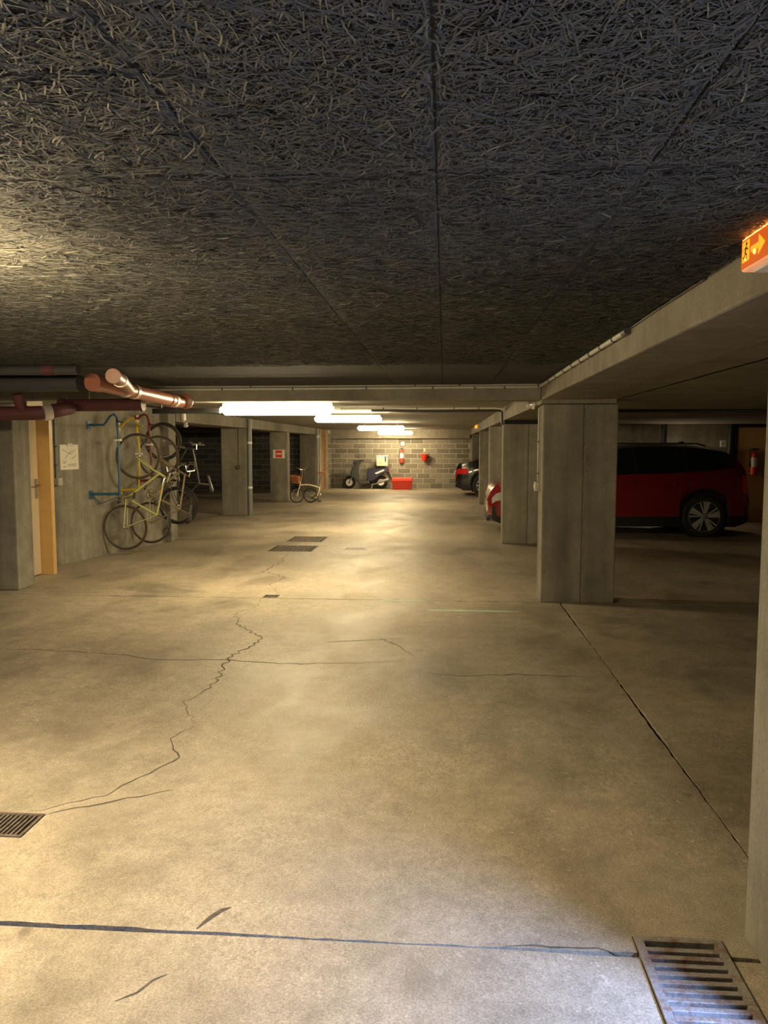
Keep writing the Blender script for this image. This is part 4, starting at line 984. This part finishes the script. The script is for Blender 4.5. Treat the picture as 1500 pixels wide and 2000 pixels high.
MB().add([(0.55, -0.02, 0.83), (0.55, 0.02, 0.83), (0.70, 0.05, 0.835), (0.84, 0.08, 0.845), (0.84, -0.08, 0.845), (0.70, -0.05, 0.835), (0.56, -0.015, 0.86), (0.56, 0.015, 0.86), (0.70, 0.04, 0.875), (0.83, 0.065, 0.885), (0.83, -0.065, 0.885), (0.70, -0.04, 0.875)],
         [(5, 4, 3, 2, 1, 0), (6, 7, 8, 9, 10, 11), (0, 1, 7, 6), (1, 2, 8, 7), (2, 3, 9, 8), (3, 4, 10, 9), (4, 5, 11, 10), (5, 0, 6, 11)]).build('saddle', 'wicker', fb, True, bevel=0.008)
bk = MB(); x0, x1, y0, y1 = -0.12, 0.06, -0.15, 0.15
for zi in range(6): z = 0.56 + zi * 0.036; t = zi * 0.006; bk.tube([(x0 - t, y0 - t, z + 0.03), (x1, y0 - t, z), (x1, y1 + t, z), (x0 - t, y1 + t, z + 0.03)], 0.017, 6, closed=True)
bk.box(x0, x1, y0, y1, 0.555, 0.575); bk.build('basket', 'wicker', fb, True)
MB().tube([(-0.12, -0.04, 0.78), (-0.02, 0, 0.86), (0.06, 0.0, 0.80)], 0.006, 6).build('basket_handle', 'wicker', fb, True)
MB().ring((0.54, -0.05, 0.13), (0, 1, 0), 0.075, (0.01, 0.003), 24, 6).tube([(0.54, -0.06, 0.13), (0.66, -0.07, 0.06)], 0.009, 6).build('crankset', 'black_enamel', fb, True)
MB().cbox((0.67, -0.12, 0.06), (0.09, 0.08, 0.03)).build('pedal', 'rubber', fb, bevel=0.005); MB().cbox((0.45, -0.10, 0.14), (0.08, 0.07, 0.03)).build('pedal', 'rubber', fb, bevel=0.005)
MB().tube([(0.68, 0.02, 0.27), (0.655, 0.02, 0.23)], 0.03, 10).build('roller', 'cream_enamel', fb, True)

# ================================================================== SCOOTER
sc_ = empty('motor_scooter', (-3.6, 29.05, 0)); tag(sc_, 'dark blue and grey motor scooter parked along the block wall', 'scooter')
def swheel(c, R, r, mat='rubber'):
    w = MB().ring((0, 0, 0), (0, 1, 0), R - r, (r, r * 0.9), 32, 8).build('wheel', mat, sc_, True); w.location = c
    rm = MB().lathe((0, -0.03, 0), (0, 1, 0), [(R - 2 * r + 0.005, 0), (R - 2 * r - 0.01, 0.015), (0.05, 0.02), (0.04, 0.0), (0.0, 0.0)], 24)
    rm.build('rim', 'alloy', w, True); return w
swheel((0, 0, 0.235), 0.235, 0.055); swheel((1.21, 0, 0.25), 0.25, 0.065)
def loft(secs, name, mat, smooth=True, bevel=0.0):
    # secs: list of (x, z_low, z_high, half width)
    mb = MB(); vs = []; fs = []; n = 8
    for x, zl, zh, w in secs:
        zm = (zl + zh) / 2; h = (zh - zl) / 2
        for k in range(n): a = 2 * pi * (k + 0.5) / n; vs.append((x, w * max(-1, min(1, 1.08 * cos(a))), zm + h * max(-1, min(1, 1.08 * sin(a)))))
    for i in range(len(secs) - 1):
        for k in range(n): k2 = (k + 1) % n; fs.append((i * n + k, i * n + k2, i * n + n + k2, i * n + n + k))
    fs += [tuple(range(n)), tuple((len(secs) - 1) * n + k for k in range(n))]
    return mb.add(vs, fs).build(name, mat, sc_, smooth, bevel)
MB().prism([(-0.20, 0.36), (-0.10, 0.50), (0.10, 0.52), (0.26, 0.42), (0.24, 0.40), (0.09, 0.48), (-0.08, 0.46), (-0.17, 0.34)], -0.07, 0.07).build('front_mudguard', 'scoot_grey', sc_, bevel=0.008)
f = MB()
for s in (-1, 1): f.tube([(0, s * 0.075, 0.235), (0.20, s * 0.06, 0.60)], 0.022, 8)
f.build('fork', 'steel', sc_, True)
MB().prism([(0.10, 0.44), (0.05, 0.60), (0.18, 0.88), (0.30, 1.0), (0.37, 0.98), (0.36, 0.80), (0.36, 0.42), (0.44, 0.26), (0.38, 0.24), (0.28, 0.36)], -0.20, 0.20).build('leg_shield', 'scoot_grey', sc_, bevel=0.035)
MB().prism([(0.14, 0.96), (0.20, 1.09), (0.36, 1.08), (0.46, 1.02), (0.40, 0.94), (0.24, 0.90)], -0.13, 0.13).build('handlebar_cover', 'scoot_grey', sc_, bevel=0.025)
MB().lathe((0.145, 0, 0.83), (-1, 0, 0.25), [(0.085, 0), (0.08, 0.03), (0.0, 0.045)], 18).build('headlamp', 'lamp_glass', sc_, True)
MB().tube([(0.46, -0.34, 1.06), (0.38, -0.22, 1.06), (0.34, 0, 1.05), (0.38, 0.22, 1.06), (0.46, 0.34, 1.06)], 0.016, 8).build('handlebar', 'black_enamel', sc_, True)
for s in (-1, 1):
    MB().tube([(0.45, s * 0.32, 1.06), (0.52, s * 0.40, 1.06)], 0.022, 8).build('grip', 'rubber', sc_, True)
    m_ = MB().tube([(0.38, s * 0.20, 1.07), (0.34, s * 0.28, 1.20)], 0.007, 6).build('mirror_arm', 'black_enamel', sc_, True)
    MB().lathe((0.335, s * 0.30, 1.235), (1, 0, 0), [(0.05, -0.01), (0.055, 0), (0.045, 0.012)], 14).build('mirror', 'black_enamel', m_, True)
MB().prism([(0.36, 0.22), (0.36, 0.30), (0.78, 0.30), (0.80, 0.20), (0.50, 0.17)], -0.19, 0.19).build('footboard', 'scoot_grey', sc_, bevel=0.02)
MB().prism([(0.70, 0.28), (0.66, 0.55), (0.74, 0.70), (1.30, 0.80), (1.52, 0.80), (1.50, 0.68), (1.20, 0.52), (0.92, 0.30)], -0.17, 0.17).build('body_panel', 'scoot_blue', sc_, bevel=0.03)
for s in (-1, 1): MB().prism([(0.98, 0.60), (1.32, 0.74), (1.36, 0.70), (1.05, 0.56)], s * 0.173 - 0.004, s * 0.173 + 0.004).build('side_stripe', 'white', sc_)
MB().prism([(0.70, 0.70), (0.72, 0.78), (1.0, 0.82), (1.34, 0.86), (1.36, 0.80), (0.74, 0.68)], -0.15, 0.15).build('seat', 'leather', sc_, bevel=0.025)
MB().add(*(lambda pts: ([(x, y, z) for (x, z) in pts for y in (-0.085, 0.085)], [(2 * i, 2 * i + 1, 2 * i + 3, 2 * i + 2) for i in range(len(pts) - 1)]))([(1.21 + 0.30 * cos(a), 0.25 + 0.30 * sin(a)) for a in np.linspace(0.15, 2.4, 12)])).build('rear_mudguard', 'tan', sc_).modifiers.new('thick', 'SOLIDIFY').thickness = 0.02
MB().prism([(0.85, 0.16), (0.80, 0.30), (1.0, 0.38), (1.28, 0.32), (1.30, 0.20), (1.05, 0.14)], 0.08, 0.20).build('engine_case', 'trim_black', sc_, bevel=0.02)
MB().tube([(0.85, -0.12, 0.16), (1.05, -0.16, 0.20), (1.15, -0.16, 0.27), (1.50, -0.16, 0.36)], [0.02, 0.02, 0.055, 0.05], 12).build('exhaust', 'steel', sc_, True)
MB().prism([(1.40, 0.62), (1.50, 0.66), (1.66, 0.30), (1.62, 0.28)], -0.08, 0.08).build('plate_holder', 'trim_black', sc_, bevel=0.006)
MB().cbox((1.53, 0, 0.70), (0.04, 0.16, 0.08)).build('tail_lamp', 'tail', sc_, bevel=0.008)
MB().tube([(0.90, -0.12, 0.18), (0.86, -0.20, 0.0)], 0.012, 6).tube([(0.90, 0.12, 0.18), (0.86, 0.20, 0.0)], 0.012, 6).build('stand', 'steel', sc_, True)
tc = empty('top_case', (-2.33, 29.05, 0.862)); tag(tc, 'cream square delivery box on the back of the motor scooter', 'box')
box('case_body', 'cream', -0.22, 0.20, -0.22, 0.22, 0.0, 0.34, tc, bevel=0.02); box('case_lid', 'cream', -0.23, 0.21, -0.23, 0.23, 0.345, 0.40, tc, bevel=0.015)
box('case_badge', 'mortar', -0.15, 0.08, -0.225, -0.2205, 0.10, 0.26, tc); box('case_latch', 'black_enamel', 0.10, 0.15, -0.235, -0.22, 0.18, 0.34, tc)

# ================================================================== CARS
def car(name, label, loc, rotz, L, hw, prof_top, prof_belt, prof_w, wheels, WR, body, sill, win, ws, rw, lights, grp=None, rim='turbine', arch=0.06, cladding=0.0):
    e = empty(name, loc, (0, 0, rotz)); tag(e, label, 'car', grp)
    xs_ = sorted(set(list(np.round(np.linspace(0, L, 70), 4)) + [round(w + d, 4) for w in wheels for d in np.linspace(-WR - arch, WR + arch, 17)]))
    xs_ = [x for i, x in enumerate(xs_) if i == 0 or x - xs_[i - 1] > 0.008]
    it = lambda tab, x: float(np.interp(x, [t[0] for t in tab], [t[1] for t in tab]))
    def sm(tab, x, r=0.05): return (it(tab, max(0, x - r)) + 2 * it(tab, x) + it(tab, min(L, x + r))) / 4
    rows = []; NP = 0
    for x in xs_:
        zt = sm(prof_top, x); zb_ = min(it(prof_belt, x), zt - 0.045); w = hw * it(prof_w, x)
        zl = sill + (0.10 if x < 0.25 or x > L - 0.25 else 0.0) * (1 - min(x, L - x) / 0.25)
        for wx in wheels:
            d = abs(x - wx); RA = WR + arch
            if d < RA: zl = max(zl, WR + math.sqrt(max(0, RA * RA - d * d)))
        zl = min(zl, zb_ - 0.02)
        gh = max(0.0, zt - zb_)                     # greenhouse height
        wr = w * (1 - 0.30 * min(1, gh / 0.5))
        pts = [(w * 0.955, zl)]
        for t, k in ((0.18, 0.985), (0.4, 1.0), (0.65, 0.995), (0.88, 0.985)): pts.append((w * k, zl + (zb_ - zl) * t))
        pts += [(w * 0.95, zb_), (w * 0.95 + (wr - w * 0.95) * 0.5, zb_ + gh * 0.47), (wr, zb_ + gh * 0.88), (wr * 0.80, zb_ + gh * 0.975), (wr * 0.4, zt), (0, zt + 0.004)]
        rows.append(pts)
    P = len(rows[0]); full = 2 * P - 1
    vs = []
    for x, pts in zip(xs_, rows):
        vs += [(x, -y, z) for y, z in pts] + [(x, y, z) for y, z in pts[:-1][::-1]]
    fs = []; info = []
    for i in range(len(xs_) - 1):
        for j in range(full - 1):
            fs.append((i * full + j, i * full + j + 1, (i + 1) * full + j + 1, (i + 1) * full + j)); jj = j if j < P - 1 else full - 2 - j
            info.append(((xs_[i] + xs_[i + 1]) / 2, jj, j < P - 1, i))
    fs.append(tuple(range(full))[::-1]); fs.append(tuple((len(xs_) - 1) * full + j for j in range(full)))
    bo = MB().add(vs, fs).build('body', body, e, True)
    def patch(nm, mat, cond, off):
        sel = [f for f, q in zip(fs, info) if cond(*q)]
        if not sel: return None
        idx = sorted({i for f in sel for i in f}); mp = {k: n for n, k in enumerate(idx)}
        me = MB().add([vs[k] for k in idx], [tuple(mp[k] for k in f) for f in sel]); o = me.build(nm, mat, e, True)
        cen = Vector((L * 0.5, 0, 0.75))
        for v in o.data.vertices:
            d = Vector((0.25 * (v.co.x - cen.x) / L, v.co.y, 0.8 * (v.co.z - cen.z))); d.normalize(); v.co += d * off
        for p_ in o.data.polygons: p_.use_smooth = True
        return o
    for side in (True, False):
        for k, (a, b) in enumerate(win): patch('side_window', 'glass_dark', lambda x, j, s, i, a=a, b=b: a < x < b and j in (5, 6) and s == side, 0.013)
        patch('sill_cladding', 'trim_black', lambda x, j, s, i: j == 0 and s == side, 0.007)
        for nm, mat, cnd in lights: patch(nm, mat, lambda x, j, s, i, c=cnd: c(x, j) and s == side, 0.008)
    patch('windscreen', 'glass_dark', lambda x, j, s, i: ws[0] < x < ws[1] and j >= 7, 0.006)
    patch('rear_window', 'glass_dark', lambda x, j, s, i: rw[0] < x < rw[1] and j >= 7, 0.006)
    # underbody and wheels
    MB().box(0.25, L - 0.25, -hw * 0.80, hw * 0.80, sill - 0.03, sill + 0.08).build('underbody', 'trim_black', e)
    for wx in wheels:
        for s in (-1, 1):
            w = MB().lathe((0, -0.115, 0), (0, 1, 0), [(WR * 0.72, 0), (WR * 0.93, 0.0), (WR, 0.03), (WR, 0.20), (WR * 0.93, 0.23), (WR * 0.72, 0.23)], 40).build('wheel', 'rubber', e, True)
            w.location = (wx, s * (hw - 0.125), WR)
            if s > 0: w.rotation_euler = (0, 0, pi)
            MB().lathe((0, -0.10, 0), (0, 1, 0), [(WR * 0.73, -0.012), (WR * 0.70, 0.03), (0.08, 0.05), (0.0, 0.05)], 32).build('rim', 'trim_black', w, True)
            MB().ring((0, -0.112, 0), (0, 1, 0), WR * 0.72, (0.008, 0.006), 40, 6).build('rim_edge', 'steel', w, True)
            if rim == 'turbine':
                for q in range(5):
                    for da, w1 in ((0.0, 0.26), (0.34, 0.06), (0.62, 0.05)):
                        a0 = 2 * pi * q / 5 + da; r0, r1 = 0.06, WR * 0.71
                        pl_ = [(r0 * cos(a0 - 0.3), r0 * sin(a0 - 0.3)), (r1 * cos(a0 - 0.05), r1 * sin(a0 - 0.05)), (r1 * cos(a0 + w1), r1 * sin(a0 + w1)), (r0 * cos(a0 + 0.1), r0 * sin(a0 + 0.1))]
                        MB().prism(pl_, -0.116, -0.10).build('spoke', 'alloy', w)
            else:
                for q in range(10):
                    a0 = 2 * pi * q / 10; r0, r1 = 0.05, WR * 0.71
                    MB().prism([(r0 * cos(a0 - 0.2), r0 * sin(a0 - 0.2)), (r1 * cos(a0 - 0.07), r1 * sin(a0 - 0.07)), (r1 * cos(a0 + 0.07), r1 * sin(a0 + 0.07)), (r0 * cos(a0 + 0.2), r0 * sin(a0 + 0.2))], -0.116, -0.10).build('spoke', 'alloy', w)
            MB().lathe((0, -0.125, 0), (0, 1, 0), [(0.03, 0), (0.06, 0.008), (0.06, 0.03)], 16).build('hub_cap', 'steel', w, True)
            MB().lathe((wx, s * (hw - 0.30), WR), (0, s, 0), [(WR + arch - 0.005, 0.0), (WR + arch - 0.005, 0.24)], 30).build('wheel_arch', 'trim_black', e, True)
    return e

red = car('car', 'red sports utility car with dark roof parked sideways behind the pillars', (0.80, 14.78, 0), 0, 4.63, 0.93,
    [(0, 0.62), (0.03, 0.78), (0.10, 0.90), (0.25, 0.98), (0.6, 1.05), (1.10, 1.11), (1.25, 1.14), (1.75, 1.42), (2.15, 1.575), (2.6, 1.64), (3.05, 1.652), (3.6, 1.63), (4.05, 1.56), (4.22, 1.50), (4.40, 1.33), (4.53, 1.13), (4.60, 0.95), (4.63, 0.66)],
    [(0, 0.56), (0.1, 0.80), (0.3, 0.90), (1.1, 1.03), (1.6, 1.08), (3.0, 1.12), (3.8, 1.17), (4.3, 1.22), (4.5, 1.05), (4.63, 0.62)],
    [(0, 0.66), (0.04, 0.78), (0.12, 0.88), (0.35, 0.965), (0.8, 1.0), (3.8, 1.0), (4.25, 0.965), (4.5, 0.90), (4.60, 0.80), (4.63, 0.70)],
    (0.98, 3.77), 0.37, 'car_red', 0.20, [(1.55, 2.52), (2.60, 3.42), (3.48, 4.10)], (1.30, 2.05), (4.12, 4.50),
    [('headlamp', 'lamp_glass', lambda x, j: 0.10 < x < 0.52 and j in (3,)), ('tail_lamp', 'tail', lambda x, j: 4.40 < x < 4.60 and j in (3, 4)), ('roof_panel', 'car_black', lambda x, j: 2.05 <= x <= 4.12 and j >= 7), ('window_pillars', 'car_black', lambda x, j: 1.45 < x < 4.30 and j in (5, 6))])
MB().box(-0.012, 0.05, -0.50, 0.50, 0.24, 0.40).build('lower_grille', 'trim_black', red, bevel=0.01)
MB().box(-0.016, 0.03, -0.56, 0.56, 0.215, 0.235).build('bumper_strip', 'chrome', red)
for s in (-1, 1):
    MB().box(0.06, 0.20, s * 0.80 - 0.02, s * 0.80 + 0.02, 0.32, 0.52).build('air_intake', 'trim_black', red, bevel=0.01)
    MB().cbox((1.62, s * 1.0, 1.12), (0.16, 0.20, 0.13)).build('wing_mirror', 'car_black', red, bevel=0.03)
    for x in (2.42, 3.32): MB().cbox((x, s * 0.935, 0.93), (0.20, 0.03, 0.035)).build('door_handle', 'car_red', red, bevel=0.008)
    for x in (1.50, 2.56, 3.46): MB().box(x - 0.004, x + 0.004, s * 0.926 - 0.006, s * 0.926 + 0.006, 0.40, 1.02).build('door_seam', 'trim_black', red)
    MB().tube([(2.2, s * 0.60, 1.60), (2.35, s * 0.60, 1.655), (3.7, s * 0.585, 1.65), (3.85, s * 0.585, 1.61)], 0.014, 6).build('roof_rail', 'trim_black', red, True)
MB().prism([(3.50, 1.63), (3.56, 1.68), (3.64, 1.70), (3.66, 1.62)], -0.015, 0.015).build('antenna_fin', 'car_black', red)
MB().cbox((4.635, 0, 0.78), (0.02, 0.52, 0.11)).build('number_plate', 'white', red)

LB = 4.65
blk = car('car', 'black saloon car with red tail lights showing its rear past the far pillar', (0.36 + LB, 26.05, 0), pi, LB, 0.90,
    [(0, 0.55), (0.05, 0.70), (0.2, 0.80), (0.6, 0.90), (1.2, 1.0), (1.4, 1.05), (1.9, 1.30), (2.3, 1.42), (2.9, 1.43), (3.4, 1.36), (3.9, 1.20), (4.2, 1.10), (4.45, 1.06), (4.58, 1.045), (4.62, 0.90), (4.65, 0.60)],
    [(0, 0.5), (0.2, 0.72), (1.2, 0.92), (2.5, 0.96), (3.6, 0.99), (4.2, 0.99), (4.58, 0.96), (4.65, 0.55)],
    [(0, 0.62), (0.05, 0.75), (0.2, 0.88), (0.5, 0.97), (0.9, 1.0), (3.8, 1.0), (4.2, 0.96), (4.45, 0.90), (4.6, 0.80), (4.65, 0.70)],
    (0.88, 3.72), 0.33, 'car_black', 0.19, [(1.65, 2.50), (2.56, 3.45)], (1.45, 2.15), (3.4, 4.1),
    [('headlamp', 'lamp_glass', lambda x, j: 0.12 < x < 0.5 and j == 3), ('tail_lamp', 'tail', lambda x, j: 4.22 < x < 4.62 and j in (3,))], rim='multi', arch=0.05)
MB().box(LB - 0.035, LB + 0.012, -0.45, 0.45, 0.80, 0.815).build('boot_strip', 'chrome', blk); MB().cbox((LB + 0.004, 0, 0.72), (0.02, 0.52, 0.11)).build('number_plate', 'white', blk)
MB().box(LB - 0.10, LB + 0.01, -0.62, 0.62, 0.36, 0.375).build('bumper_strip', 'chrome', blk)
for s in (-1, 1):
    MB().cbox((1.75, s * 0.97, 1.0), (0.15, 0.18, 0.12)).build('wing_mirror', 'car_black', blk, bevel=0.03)
    MB().tube([(LB - 0.06, s * 0.5, 0.25), (LB + 0.015, s * 0.5, 0.25)], 0.035, 12).build('exhaust_tip', 'chrome', blk, True)
    for x in (2.40, 3.30): MB().cbox((x, s * 0.905, 0.86), (0.18, 0.03, 0.03)).build('door_handle', 'chrome', blk, bevel=0.006)
